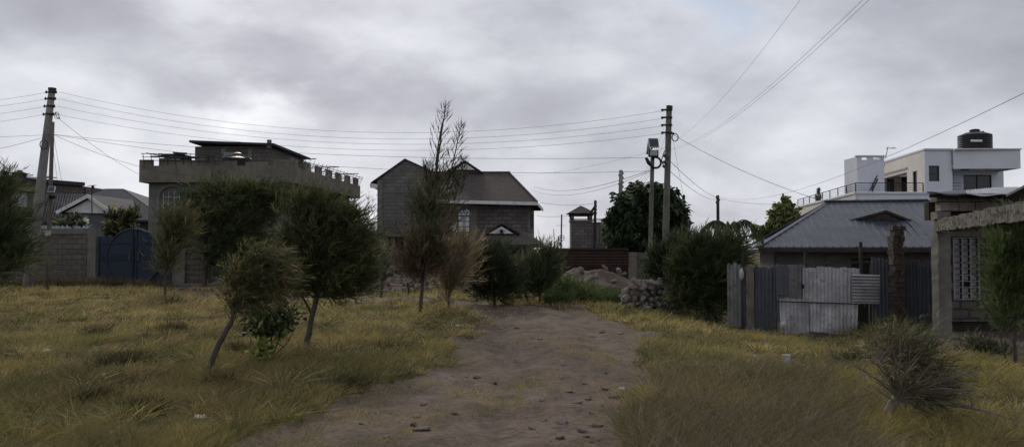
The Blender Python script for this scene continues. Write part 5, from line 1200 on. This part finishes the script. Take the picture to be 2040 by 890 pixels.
# broadleaf round tree
tree('round_tree', 'big round dark broadleaf tree behind the lamp post and the tall pole', 'tree', 47.0, [(1290, 545, .35), (1290, 500, .3), (1288, 440, .22), (1290, 400, .12)],
     [(1290, 432, 74, 62), (1285, 385, 36, 26), (1245, 440, 34, 44), (1338, 432, 38, 42), (1225, 462, 22, 32), (1320, 392, 28, 26), (1250, 400, 28, 22), (1300, 480, 70, 30)], 910, 46, (.22, .42), .13, (.0, 0, -.1), -.35, ((.022, .036, .016), (.018, .028, .013)), (.05, .07, .03), .13, style='leaf', spread=1.3, droop=.35, bias=.33, brad=.05)
tree('pale_leaf_tree', 'small loose broadleaf tree with yellow green leaves left of the white house', 'tree', 40.0, [(1545, 540, .1), (1548, 480, .08), (1556, 430, .05), (1562, 400, .03)],
     [(1562, 408, 16, 14), (1583, 428, 13, 12), (1540, 428, 17, 13), (1555, 448, 24, 13), (1520, 458, 20, 11), (1585, 450, 16, 12), (1512, 470, 14, 9)], 148, 16, (.2, .36), .14, (.0, 0, 0), -.1, ((.085, .095, .038), (.05, .062, .028)), (.17, .175, .075), .25, style='leaf', spread=1.4, droop=.3, brad=.05, show_br=.8)
# palm behind the bush
pm = T('palm', 'dark palm crown with drooping fronds behind the large bush', 'palm', (X(1458, 26), 26, -.5)); mb = MB(); mb.tube([(X(1458, 26), 26, -.6), P(1457, 500, 26), P(1452, 463, 26)], [.16, .14, .12], 8); mb.build('trunk', 'bark', pm)
rs = np.random.default_rng(6); cB = np.array(P(1452, 462, 26)); ST, DR, LN = [], [], []
for k in range(13):
    a_ = k * .49 + rs.uniform(-.15, .15); L = rs.uniform(.85, 1.25); mb = MB(); pts = [cB + np.array([math.cos(a_) * L * t_, math.sin(a_) * L * t_, (1.5 * t_ - 1.75 * t_ * t_) * L]) for t_ in np.linspace(0, 1, 9)]
    mb.tube([Vector(p) for p in pts], [.018] * 9, 4); mb.build('frond', 'leaf', pm)
    fr_ = bpy.data.objects[-1] if False else None
    for i in range(46):
        t_ = rs.uniform(.15, 1); j = min(7, int(t_ * 8)); p = pts[j] + (pts[j + 1] - pts[j]) * (t_ * 8 - j); tg_ = unit(pts[j + 1] - pts[j]); sd = np.cross(tg_, [0, 0, 1]) * (1 if i % 2 else -1)
        ST.append(p); DR.append(unit(tg_ * .5 + sd * .6 + np.array([0, 0, -.9]))); LN.append(rs.uniform(.16, .32))
n = len(ST); v, q, c = ribbons(np.array(ST), np.array(DR), np.array(LN), np.full(n, .035), np.tile([0, 0, -.1], (n, 1)), np.tile([.06, .08, .035], (n, 1)) * rs.uniform(.6, 1.4, (n, 1)), 2); np_mesh('leaflets', v, q, c, 'leaf', parent=pm)
for o in list(pm.children):
    if o.name.startswith('frond'):
        ca = o.data.color_attributes.new('Col', 'FLOAT_COLOR', 'POINT'); ca.data.foreach_set('color', [.05, .055, .03, 1] * len(o.data.vertices))
# right edge tree
tree('feathery_tree', 'tall dark feathery tree with thin stems at the right edge before the unfinished building', 'tree', 12.5, [(2030, 770, .035), (2022, 700, .03), (2020, 620, .025), (2022, 540, .02), (2030, 470, .01)],
     [(2016, 540, 50, 85), (2032, 465, 40, 46), (1992, 600, 30, 50), (2060, 560, 50, 100), (1985, 520, 16, 40)], 455, 46, (.14, .34), .010, (.15, 0, .35), .9, ((.050, .072, .026), (.038, .052, .02)), (.08, .085, .035), .15, tstart=.35, brad=.01,
     stems=[[(2030, 770), (1998, 700), (1985, 620), .018], [(2034, 770), (2050, 680), (2055, 600), .015]])
tree('leafy_bush', 'low dark bush growing before the plinth of the unfinished building', 'bush', 15.5, [(1955, 735, .02), (1955, 700, .015)], [(1950, 705, 38, 22), (1990, 715, 32, 18)], 122, 24, (.12, .3), .014, (.1, 0, .2), .6, ((.04, .048, .022), (.03, .035, .018)), (.11, .10, .06), .15, tstart=0)
# windblown bush
tree('windblown_bush', 'windblown bush with pale bare twigs, leaning stump and dark foliage swept to the right', 'bush', 7.9, [(1748, 856, .06), (1766, 825, .052), (1784, 798, .045), (1800, 770, .02), (1815, 735, .012)],
     [(1855, 765, 88, 52, 5500), (1800, 695, 66, 46), (1870, 805, 52, 26), (1765, 680, 44, 44), (1885, 745, 44, 34), (1830, 685, 50, 38), (1735, 700, 22, 34, 300)], 330, 26, (.08, .24), .0055, (.5, 0, 0), .2, ((.062, .060, .028), (.034, .040, .018)), (.15, .125, .07), .22, tstart=.5, brad=.010, bark='bark_pale', droop=.1, show_br=1)
wb = bpy.data.objects['windblown_bush']; rs_ = random.Random(4)
for k in range(44):
    s = P(1786, 795, 7.9) + Vector((rs_.uniform(-.02, .05), -.02, rs_.uniform(-.03, .08))); a_ = rs_.uniform(-.9, 1.9); L = rs_.uniform(.3, .95); e = s + Vector((math.sin(a_) * L * 1.2, rs_.uniform(-.45, -.05), math.cos(a_) * L * .7)); m_ = s.lerp(e, .5) + Vector((rs_.uniform(-.08, .08), 0, rs_.uniform(0, .12)))
    mb = MB(); pts = [s.lerp(m_, t_).lerp(m_.lerp(e, t_), t_) for t_ in np.linspace(0, 1, 9)]; mb.tube(pts, list(np.linspace(.011, .003, 9)), 4)
    mb.tube([pts[5], pts[5] + Vector((rs_.uniform(-.1, .2), 0, .18))], [.005, .002], 4); mb.build('twig', 'bark_pale', wb)
# leafy sapling
tree('leafy_sapling', 'many stemmed leafy sapling beneath the leaning windblown tree', 'shrub', 12.3, [(540, 712, .014), (541, 670, .012), (545, 630, .008)],
     [(503, 636, 30, 14), (545, 620, 36, 18), (582, 630, 26, 12), (530, 640, 34, 12), (560, 650, 26, 7), (520, 615, 26, 14)], 120, 9, (.08, .16), .045, (.1, 0, 0), .0, ((.040, .055, .022), (.028, .040, .017)), (.07, .085, .03), .2, style='leaf', spread=1.5, droop=.2, brad=.008, bark='bark',
     stems=[[(538, 712), (518, 675), (508, 640), .012], [(541, 712), (556, 675), (566, 638), .012], [(536, 712), (530, 670), (524, 632), .012], [(543, 712), (574, 680), (590, 650), .01], [(534, 712), (506, 690), (492, 660), .01]])
tree('leafy_sapling', 'small bright yellow green plant under the sapling', 'plant', 12.0, [(523, 712, .006), (523, 690, .004)], [(523, 695, 12, 10)], 22, 8, (.08, .15), .045, (0, 0, 0), .4, ((.11, .12, .035), (.08, .09, .03)), (.14, .15, .05), .2, style='leaf', spread=1.3, tstart=0)
# garden plants behind the wall
tree('garden_shrub', 'dark shrub with pale flowers above the wall left of the gate', 'shrub', 40, [(160, 560, .05), (160, 470, .04), (160, 440, .03)], [(158, 445, 20, 18), (140, 440, 14, 14)], 105, 13, (.15, .3), .09, (0, 0, 0), .2, ((.04, .05, .03), (.035, .04, .025)), (.24, .25, .2), .22, style='leaf', spread=1.5)
tree('garden_shrub', 'tall loose shrub with yellowish flowers above the left half of the blue gate', 'shrub', 39.5, [(238, 560, .05), (238, 470, .04), (238, 440, .03)], [(225, 440, 20, 28), (255, 445, 24, 26), (240, 462, 34, 12), (268, 425, 14, 16)], 150, 14, (.15, .35), .08, (0, 0, 0), .3, ((.04, .048, .026), (.032, .038, .022)), (.14, .13, .055), .22, style='leaf', spread=1.3, show_br=.6)
sp_ = T('spiky_plant', 'pale spiky plant with long blade leaves above the grey wall', 'plant', (X(128, 39.5), 39.5, 0)); mb = MB(); mb.tube([(X(128, 39.5), 39.5, -.1), P(128, 455, 39.5)], .08, 6); mb.build('trunk', 'bark', sp_)
rs = np.random.default_rng(2); n = 90; dr = unit(rs.normal(size=(n, 3)) * [.55, .4, .2] + [0, 0, 1]); v, q, c = ribbons(np.tile(np.array(P(128, 455, 39.5)), (n, 1)), dr, rs.uniform(.5, 1.05, n), np.full(n, .07), dr * [.35, .35, 0] + [0, 0, -.25], np.tile([.12, .125, .075], (n, 1)) * rs.uniform(.5, 1.4, (n, 1)), 4, [1, 1, .8, .5, .1]); np_mesh('leaves', v, q, c, 'leaf', parent=sp_)
# small conifer in a pot on the white terrace
cp = T('potted_conifer', 'tiny dark conifer at the far end of the white house terrace', 'potted plant', P(1630, 398, 76)); mb = MB(); mb.lathe(P(1630, 400, 76), [(.25, 0), (.32, .45)], 10); mb.build('pot', 'darkmetal', cp)
rs = np.random.default_rng(5); n = 500; h_ = rs.random(n); bs = np.array(P(1631, 396, 76)); st = bs + np.stack([rs.normal(size=n) * .16 * (1 - h_ * .8), rs.normal(size=n) * .16 * (1 - h_ * .8), h_ * 1.0], 1); v, q, c = ribbons(st, unit(rs.normal(size=(n, 3)) + [0, 0, .6]), rs.uniform(.1, .22, n), np.full(n, .05), np.zeros((n, 3)), np.tile([.05, .055, .05], (n, 1)), 2); np_mesh('crown', v, q, c, 'leaf', parent=cp)

# ------------------------------------------------------------------ mounds, stones
def mound(name, label, cat, c, rx, ry, h, m, seed, kind=None, nn=60):
    cx_, cy_, _ = c
    def f(a, b):
        q, r_ = b * 2 * math.pi, a; x = cx_ + rx * r_ * math.cos(q); y = cy_ + ry * r_ * math.sin(q)
        k = float(fbm(np.array([x * 1.1]), np.array([y * 1.1]), seed, 5)[0]); k2 = float(fbm(np.array([x * 5]), np.array([y * 5]), seed + 9, 3)[0])
        return Vector((x, y, GH(x, y) - .12 + h * (1 - r_ ** 1.7) * (.55 + k) + .12 * (k2 - .4) * (1 - r_ * .7)))
    mb = MB(); mb.grid(f, nn // 2, nn); return mb.build(name, m, None, loc=(cx_, cy_, GH(cx_, cy_)), label=label, cat=cat, kind=kind, smooth=True)
mound('dirt_mound', 'broad mound of brown excavated earth in front of the rusty fence', 'dirt mound', (X(1195, 35), 35.2, 0), 2.6, 3.2, 1.0, 'mound', 3)
mound('rubble_heap', 'low heap of pale broken rubble and dry sticks behind the thin stakes', 'rubble heap', (X(850, 32), 32.5, 0), 2.7, 1.6, .75, 'mound', 8)
def stone_mesh(name, seed, m, boxy=.6):
    rs = np.random.default_rng(seed); mb = MB(); n = 7
    sc3 = rs.uniform(.7, 1.25, 3); cuts = [(unit(rs.normal(size=3)), rs.uniform(.62, .9)) for _ in range(9)]
    def f(a, b):
        q, r_ = a * math.pi, b * 2 * math.pi; d_ = np.array([math.sin(q) * math.cos(r_), math.sin(q) * math.sin(r_), math.cos(q)])
        k = 1.0 / max(np.abs(d_)) * boxy + (1 - boxy); 
        for (nn_, dd_) in cuts:
            e = d_.dot(nn_)
            if e > 0: k = min(k, dd_ / e * 1.15)
        return Vector(d_ * k * sc3 * .5)
    mb.grid(f, n, n * 2); me_o = mb.build(name, m); return me_o
protos = []
for k in range(9):
    o = stone_mesh('stone', 100 + k, 'rock' if k % 4 else 'rock_pale'); protos.append(o.data); bpy.data.objects.remove(o)
for k in range(4):
    o = stone_mesh('stone', 130 + k, 'track_stone'); protos.append(o.data); bpy.data.objects.remove(o)
def stone(c, s, rot, k, label, cat='stone', group=None, name='stone'):
    o = bpy.data.objects.new(name, protos[k % 9 if k < 9 or name == 'boulder' else k]); COL.objects.link(o); o.location = c; o.scale = s; o.rotation_euler = rot
    return tag(o, label, cat, group)
rs = random.Random(12); D0 = 23.6; gx = GH(X(1290, D0), D0)
hx0, hx1 = X(1240, D0), X(1345, D0)
lay = [(1236, 1356, 620), (1238, 1350, 607), (1240, 1336, 595), (1242, 1336, 583), (1252, 1330, 573), (1262, 1312, 564)]
for li, (pa_, pb_, py_) in enumerate(lay):
    for row in range(4 if li < 3 else 3):
        x = X(pa_, D0) + rs.uniform(-.05, .1); y = D0 + row * .24 + li * .05
        while x < X(pb_, D0):
            s = rs.uniform(.14, .31)
            stone((x + s / 2, y + rs.uniform(-.1, .1), Z(py_, D0) + rs.uniform(-.05, .05)), (s * 1.2, s * rs.uniform(.8, 1.1), s * rs.uniform(.6, .95)), (rs.uniform(-.7, .7), rs.uniform(-.7, .7), rs.uniform(0, 6.3)), rs.randrange(9), 'rough grey building stone in the heap beside the dark bush', group='stones of the heap'); x += s * 1.02
for (px, py, s, lb) in ((1291, 612, .17, 'pinkish round stone low in the front of the stone heap'), (1243, 623, .24, 'flat pale stone at the left foot of the stone heap'), (1281, 628, .2, 'pale stone half sunk in grass before the stone heap'), (1313, 627, .17, 'squarish pale stone at the front foot of the stone heap')):
    q = P(px, py, D0 - .45); stone(q, (s * 1.1, s, s * .8), (.2, .1, rs.random() * 6), 0, lb)
# boulders on the mound, rubble pieces
for k, (px, py, s) in enumerate(((1158, 538, .3), (1172, 556, .34), (1180, 563, .28), (1188, 549, .25), (1205, 533, .22), (1232, 540, .26), (1241, 546, .2), (1133, 546, .22), (1114, 534, .2), (1223, 560, .24), (1148, 566, .18), (1262, 556, .2))):
    q = P(px, py, 33.2); z = GH(q.x, q.y); stone((q.x, q.y - .1, q.z), (s * 1.3, s, s * .8), (rs.random(), rs.random(), rs.random() * 6), k, 'earth coloured boulder lying on the brown dirt mound', group='boulders on the dirt mound', name='boulder')
mb = MB(); rs = random.Random(3)
for k in range(900):
    x = rs.uniform(X(745, 31.5), X(960, 31.5)); y = rs.uniform(30.3, 32.8); h = .75 * max(0, 1 - ((x - X(850, 32)) / 2.4) ** 2) * max(0, (y - 30.4) / 2.2)
    s = rs.uniform(.04, .16); mb.box((x, y, GH(x, y) + h * .9 + rs.uniform(0, .06)), (s * rs.uniform(1, 3), s, s * .4), rz=rs.uniform(0, 3), rx=rs.uniform(-.6, .6), ry=rs.uniform(-.5, .5))
mb.build('rubble_chips', 'chip', None, loc=(X(850, 31.5), 31.5, 0), label='pale broken chips and dry sticks littered over the rubble heap', cat='rubble', kind='stuff')
for (px, pt, pb, lb) in ((759, 535, 590, 'dark crooked stake standing left of the rubble heap'), (812, 562, 600, 'short dark stake in front of the rubble heap'), (1036, 528, 606, 'leaning dark fence stake between the two bushes')):
    o = T('stake', lb, 'stake', (X(px, 28.5), 28.5, GH(X(px, 28.5), 28.5))); mb = MB(); mb.tube([(X(px, 28.5), 28.5, GH(X(px, 28.5), 28.5) - .2), P(px + 2, (pt + pb) / 2, 28.5), P(px, pt, 28.5)], [.05, .045, .035], 6); mb.build('shaft', 'darkwood', o)
    mb = MB(); q = P(px + 1, pt + 12, 28.5); mb.bar(q - Vector((.02, 0, 0)), q + Vector((.2, 0, .12)), .03); mb.build('side_twig', 'darkwood', o)

mound('ash_patch', 'black ash and scorched weeds heaped along the foot of the light tin sheets', 'ash', (X(1632, 21.2), 21.2, 0), 1.05, .5, .22, 'soil', 5, nn=30)
# stones lying on the track
rs = random.Random(21)
sp_list = [(1120, 838, .2), (1150, 800, .1), (1172, 792, .08), (1135, 770, .09), (1118, 745, .07), (1205, 772, .09), (1240, 783, .14), (1225, 790, .12), (845, 803, .1), (832, 830, .07), (905, 825, .08), (840, 858, .13), (823, 846, .1), (1080, 790, .07), (1165, 755, .08),
           (1115, 875, .1), (1085, 835, .08), (1160, 860, .1), (1190, 845, .12), (1060, 850, .07), (1178, 820, .07), (1140, 730, .07), (1205, 735, .07), (950, 745, .12), (930, 742, .08), (985, 748, .09), (1075, 672, .12), (1062, 668, .08), (1000, 645, .12), (1030, 648, .1), (1200, 655, .14), (1235, 660, .12), (1180, 660, .1), (770, 870, .07), (720, 845, .05)]
for k in range(50):
    py = rs.choice((rs.uniform(640, 760), rs.uniform(740, 889))); px = rs.gauss(1150, 60) if rs.random() < .6 else rs.uniform(560, 1240); sp_list.append((px, py, rs.uniform(.02, .055)))
ns_ = 0
for k, (px, py, s) in enumerate(sp_list):
    q = on_ground(px, py)
    if not track_mask(np.array([q.x]), np.array([q.y]))[0]: continue
    z = GH(q.x, q.y); stone((q.x, q.y, z + s * .1), (s * 1.15, s * .8, s * .4), (rs.uniform(-.3, .3), rs.uniform(-.3, .3), rs.random() * 6), 9 + k % 4, 'small weathered stone lying half sunk in the dirt track', group='stones on the dirt track')

# ------------------------------------------------------------------ grass
def scatter(n, d0, d1, px0=-60, px1=2100, pw=1.0):
    """points on the ground, denser towards the camera"""
    u = rng.random(n); y = (d0 ** (1 - pw) + u * (d1 ** (1 - pw) - d0 ** (1 - pw))) ** (1 / (1 - pw)) if pw != 1 else d0 * (d1 / d0) ** u
    x = (rng.uniform(px0, px1, n) - 1020) / FPX * y; return x, y
TUB = on_ground(1567, 738)
def keepout(x, y):
    k = np.ones(len(x), bool)
    k &= ~((y > 21.9) & (x > X(1446, 22)) & (x < 14)); k &= ~((y > 36.9) & (x < X(770, 37))); k &= ~((x > 9.7 - (18.3 - y) * .36) & (y > 10.8))
    k &= ~((np.abs(x - TUB.x) < .2) & (y > TUB.y - 1.1) & (y < TUB.y + .08))
    k &= ~((((x - X(1632, 21.2)) / 1.15) ** 2 + ((y - 21.2) / .62) ** 2) < 1)
    return k
def blades(name, label, n, d0, d1, hfun, cfun, wf=.0008, px0=-60, px1=2100, pw=1.4, mask=None, lean=.35, seg=2, wmin=.0034, obj='grass'):
    x, y = scatter(n, d0, d1, px0, px1, pw); k = keepout(x, y)
    if mask is not None: k &= mask(x, y)
    x, y = x[k], y[k]; z = height(x, y); m = len(x); h = hfun(x, y) * rng.uniform(.45, 1.25, m)
    dr = unit(rng.normal(size=(m, 3)) * [lean, lean, .1] + [.10, 0, 1]); w_ = np.maximum(wmin, y * wf) * rng.uniform(.7, 1.3, m)
    bend = rng.normal(size=(m, 3)) * [.35, .35, 0] * h[:, None] + np.array([.12, 0, -.12]) * h[:, None]
    c = cfun(x, y, m); v, q, cc = ribbons(np.stack([x, y, z - .01], 1), dr, h, w_, bend, np.clip(c, .005, 1), seg)
    o = np_mesh(name, v, q, cc, 'grass'); tag(o, label, obj, kind='stuff'); return o
def patch(x, y, s, sc_=.25): return fbm(x * sc_, y * sc_, s, 4)
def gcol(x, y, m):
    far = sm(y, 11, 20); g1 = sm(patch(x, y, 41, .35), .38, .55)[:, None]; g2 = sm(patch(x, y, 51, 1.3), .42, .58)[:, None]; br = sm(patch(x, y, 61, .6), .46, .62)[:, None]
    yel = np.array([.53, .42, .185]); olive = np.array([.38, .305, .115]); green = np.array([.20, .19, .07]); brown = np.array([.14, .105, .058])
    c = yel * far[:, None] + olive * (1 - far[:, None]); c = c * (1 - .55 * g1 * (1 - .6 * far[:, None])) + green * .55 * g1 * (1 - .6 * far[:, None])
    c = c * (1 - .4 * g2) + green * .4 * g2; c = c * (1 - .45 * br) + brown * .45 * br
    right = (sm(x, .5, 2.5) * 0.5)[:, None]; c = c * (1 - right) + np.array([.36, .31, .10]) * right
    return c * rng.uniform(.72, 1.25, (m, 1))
def ghei(x, y): return (.05 + .14 * sm(patch(x, y, 71, .9), .33, .62) * (.4 + 1.2 * patch(x, y, 73, 3.5))) * (1 + .5 * sm(y, 16, 26)) * np.where(track_mask(x, y), .5, 1.0)
def not_track(x, y): return (~track_mask(x, y) & ((fbm(x * 1.4, y * 1.1, 99, 4) > .335) | (rng.random(len(x)) < .15))) | (track_mask(x, y) & (fbm(x * 1.0, y * .6, 98, 4) > .55) & (rng.random(len(x)) < .25)) | (rng.random(len(x)) < .012) | (med_mask(x, y) & (rng.random(len(x)) < .28))
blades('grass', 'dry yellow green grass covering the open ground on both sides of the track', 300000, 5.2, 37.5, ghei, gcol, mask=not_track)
# separate tussocks and seed heads
def tussocks(name, label, nc, per, d0, d1, h, cols_, rad, mask, obj='grass', px0=-60, px1=2100, lean=.55, pw=1.15):
    cx_, cy_ = scatter(nc, d0, d1, px0, px1, pw); k = keepout(cx_, cy_) & mask(cx_, cy_); cx_, cy_ = cx_[k], cy_[k]; n = len(cx_)
    sz = rng.uniform(.5, 1.5, n); cc = np.array(cols_)[rng.integers(0, len(cols_), n)] * rng.uniform(.6, 1.4, (n, 1))
    x = np.repeat(cx_, per); y = np.repeat(cy_, per); s_ = np.repeat(sz, per); off = rng.normal(size=(n * per, 2)) * rad * s_[:, None]; x = x + off[:, 0]; y = y + off[:, 1]
    m = len(x); z = height(x, y); hh = h * s_ * rng.uniform(.5, 1.2, m); dr = unit(np.stack([off[:, 0] / rad * .4, off[:, 1] / rad * .4, np.ones(m)], 1) + rng.normal(size=(m, 3)) * lean * .5)
    v, q, c = ribbons(np.stack([x, y, z - .01], 1), dr, hh, np.maximum(.004, y * .0008) * rng.uniform(.7, 1.3, m), np.stack([off[:, 0], off[:, 1], -np.abs(hh) * .1], 1) * 1.2 + np.array([.05, 0, 0]), np.repeat(cc, per, 0) * rng.uniform(.6, 1.4, (m, 1)), 2)
    o = np_mesh(name, v, q, c, 'grass'); return tag(o, label, obj, kind='stuff')
tussocks('grass_tussocks', 'taller grass tussocks scattered through the open ground', 2600, 34, 5.4, 34, .20, [(.40, .32, .14), (.22, .21, .08), (.14, .15, .055), (.26, .2, .11)], .06, lambda x, y: ~track_mask(x, y))
tussocks('broad_weeds', 'low broad leaved weeds among the grass and along the track edges', 900, 16, 5.4, 24, .12, [(.08, .11, .04), (.10, .12, .045), (.12, .11, .05)], .07, lambda x, y: (~track_mask(x, y)) & (fbm(x, y, 55) > .45), obj='weeds', lean=1.6)
# darker weed clumps
CLX, CLY = scatter(900, 6, 30, -40, 2080, 1.2)
def clumped(x, y):
    return (patch(x, y, 81, .9) > .52)
blades('weed_clumps', 'scattered darker weed clumps among the dry grass', 60000, 5.2, 30, lambda x, y: .16 + .14 * patch(x, y, 91, 1.0), lambda x, y, m: np.array([.10, .10, .045]) * rng.uniform(.4, 1.7, (m, 1)), mask=lambda x, y: clumped(x, y) & ~track_mask(x, y), lean=.6, obj='weeds')
# brown wiry weeds in the right foreground
BR = [on_ground(*q) for q in [(1240, 889), (1270, 800), (1330, 760), (1450, 738), (1600, 745), (1700, 775), (1720, 889), (1720, 1000), (1240, 1000)]]
def inbr(x, y): return inpoly(x + (fbm(x, y, 15) - .47) * 1.2, y + (fbm(x, y, 16) - .47) * 1.5, BR)
blades('brown_weeds', 'wiry brown weeds in the right foreground beside the track', 34000, 5.2, 12, lambda x, y: .26 + .22 * patch(x, y, 17, 1.2), lambda x, y, m: (np.array([.17, .14, .075]) + rng.random((m, 1)) ** 6 * .15) * rng.uniform(.5, 1.4, (m, 1)), mask=lambda x, y: inbr(x, y) & ~track_mask(x, y), px0=1180, px1=1760, lean=.75, pw=1.5, obj='weeds', wf=.0007, wmin=.0035)
# taller green fringe along the fence, bush feet and building
FR = [on_ground(*q) for q in [(1240, 632), (1340, 622), (1450, 632), (1560, 655), (1720, 668), (1880, 690), (2040, 740), (2040, 700), (1880, 655), (1450, 612)]]
def infr(x, y): return inpoly(x + (fbm(x * 1.5, y * 1.5, 25) - .47) * .8, y + (fbm(x, y, 26) - .47) * 3.0 , FR)
blades('green_weeds', 'tall green weeds along the foot of the tin fence and bushes', 70000, 12, 24, lambda x, y: .26 + .3 * patch(x, y, 27, 1.2), lambda x, y, m: np.array([.17, .175, .065]) * rng.uniform(.4, 1.4, (m, 1)) * (1 + .5 * patch(x, y, 29, .8)[:, None]), mask=lambda x, y: infr(x, y) & ~track_mask(x, y), px0=1180, px1=2080, lean=.45, pw=1.2, obj='weeds')
WL = lambda x, y: (y > 35.2) & (y < 36.95) & (patch(x, y, 33, .8) > .43)
blades('dry_weeds', 'tall dry weeds along the foot of the left wall and gate', 16000, 34, 37, lambda x, y: .35 + .35 * patch(x, y, 37, 1.0), lambda x, y, m: np.array([.2, .16, .09]) * rng.uniform(.4, 1.4, (m, 1)), mask=WL, px0=-40, px1=345, pw=1.1, obj='weeds')
MG = lambda x, y: (y > 25) & (y < 33) & (patch(x, y, 38, .7) > .38)
blades('mound_weeds', 'green weeds between the track and the dirt mound', 30000, 25, 33, lambda x, y: .3 + .3 * patch(x, y, 39, 1.0), lambda x, y, m: np.array([.085, .115, .045]) * rng.uniform(.4, 1.5, (m, 1)), mask=MG, px0=1085, px1=1250, pw=1.1, obj='weeds')
# small bushes of weed: herb tufts with leaves
def tuft(px, py, r, h, n, col, label, group=None, name='weed_tuft', w_=.007):
    q = on_ground(px, py); tt_ = (q.x, q.y, GH(q.x, q.y)); st = np.array(tt_) + rng.normal(size=(n, 3)) * [r * .35, r * .25, 0]; dr = unit(rng.normal(size=(n, 3)) * [.75, .6, .15] + [.1, 0, .8]); ln = h * rng.uniform(.5, 1.2, n)
    v, q_, c = ribbons(st, dr, ln, np.full(n, w_ * q.y / 10), rng.normal(size=(n, 3)) * .1 * h, np.array(col) * rng.uniform(.5, 1.5, (n, 1)), 2); o = np_mesh(name, v, q_, c, 'leaf', loc=tt_); return tag(o, label, 'weed', group)
for (px, py, r, h, n, col, lb) in ((345, 608, .35, .28, 260, (.06, .055, .032), 'dark weed tuft in the far grass before the slim young tree'), (345, 662, .4, .3, 420, (.05, .052, .026), 'dark weed tuft left of the leaning tree in mid grass'), (190, 668, .4, .28, 380, (.055, .05, .028), 'dark weed tuft in the yellow grass below the leaning pole'), (225, 735, .35, .24, 420, (.05, .045, .024), 'broad dark weed tuft in the left foreground grass'),
                                   (262, 725, .3, .25, 300, (.055, .05, .026), 'dark weed tuft just right of the broad one'), (470, 705, .25, .25, 320, (.05, .05, .024), 'dark weed tuft right of the leaning trunk foot'), (440, 770, .3, .25, 420, (.055, .052, .025), 'dark weed tuft near the foot of the leaning trunk'), (690, 775, .35, .25, 500, (.06, .058, .026), 'dark weed tuft at the left edge of the track'), (1700, 728, .32, .28, 700, (.06, .075, .028), 'flat fan of green fronds left of the windblown bush'),
                                   (195, 800, .34, .24, 800, (.048, .042, .022), 'dark patch of weed at the lower left'), (285, 820, .35, .22, 500, (.05, .045, .024), 'dark patch of weed right of the lower left one'), (880, 612, .3, .4, 200, (.07, .06, .035), 'thin weed tuft at the foot of the dry tan bush')):
    tuft(px, py, r, h, n, col, lb)
# weeds with thin upright stalks
for (px, py, h, lb) in ((1660, 800, .75, 'tall thin dry stalk in the brown weeds'), (1735, 700, .9, 'tall bare twig rising left of the windblown bush'), (1645, 760, .5, 'short dry stalk left of the windblown bush'), (1700, 889, .5, 'dry stalk at the bottom right of the brown weeds'), (1310, 800, .5, 'thin dark twig at the left of the brown weeds'), (2030, 860, .5, 'pale dry stalk at the lower right corner'), (1960, 860, .3, 'short pale stalk left of the lower right corner')):
    q = on_ground(px, py); z = GH(q.x, q.y); mb = MB(); a_ = Vector((q.x, q.y, z - .05)); b_ = a_ + Vector((random.uniform(-.12, .12), 0, h)); m_ = a_.lerp(b_, .5) + Vector((.03, 0, 0)); mb.tube([a_, m_, b_], [.008, .006, .003], 5); mb.tube([m_, m_ + Vector((.12, .05, .16))], [.005, .002], 4); mb.tube([a_.lerp(b_, .3), a_.lerp(b_, .3) + Vector((-.1, .03, .2))], [.005, .002], 4)
    mb.build('dry_stalk', 'bark_pale', None, loc=(q.x, q.y, z), label=lb, cat='stalk')

# ------------------------------------------------------------------ litter
q = on_ground(1567, 738); z = GH(q.x, q.y); bk = T('plastic_tub', 'white ribbed plastic tub standing upright in the grass right of the track', 'tub', (q.x, q.y, z))
mb = MB(); b_ = (q.x, q.y, z); R0 = .052
mb.lathe(b_, [(R0 * .8, 0), (R0 * .83, .04), (R0 * .9, .042), (R0 * .88, .1), (R0 * .97, .102), (R0, .185)], 20); mb.build('tub_body', 'litter', bk, smooth=False)
mb = MB(); mb.tube([Vector(b_) + Vector((R0 * 1.02 * math.cos(a_), R0 * 1.02 * math.sin(a_), .188)) for a_ in [2 * math.pi * k / 20 for k in range(21)]], .007, 6); mb.build('rim', 'litter', bk)
for k, (px, py, s, lb) in enumerate(((1502, 717, .09, 'flat white plastic scrap in the grass left of the white tub'), (1473, 677, .08, 'small white scrap in the grass before the tin fence'), (93, 711, .13, 'pale plastic strip in the left grass below the leaning pole'), (398, 843, .13, 'crumpled pale bag in the lower left grass'), (205, 759, .06, 'tiny white scrap in the left foreground grass'), (912, 651, .12, 'flat pale scrap at the left edge of the track'), (1141, 596, .14, 'pale scrap among the weeds below the dirt mound'), (1873, 673, .07, 'small white scrap at the foot of the concrete pillar'), (222, 878, .05, 'pale scrap at the bottom left of the grass'), (1240, 785, .1, 'whitish sacking scrap on the right edge of the track'), (455, 598, .0, ''))):
    if s == 0: continue
    q = on_ground(px, py); z = GH(q.x, q.y); mb = MB(); crumple(mb, (q.x, q.y, z + .07), s * .45, s * .32, s * .14 + .008, 30 + k, 8); mb.build('litter', 'litter', None, loc=(q.x, q.y, z), label=lb, cat='litter')
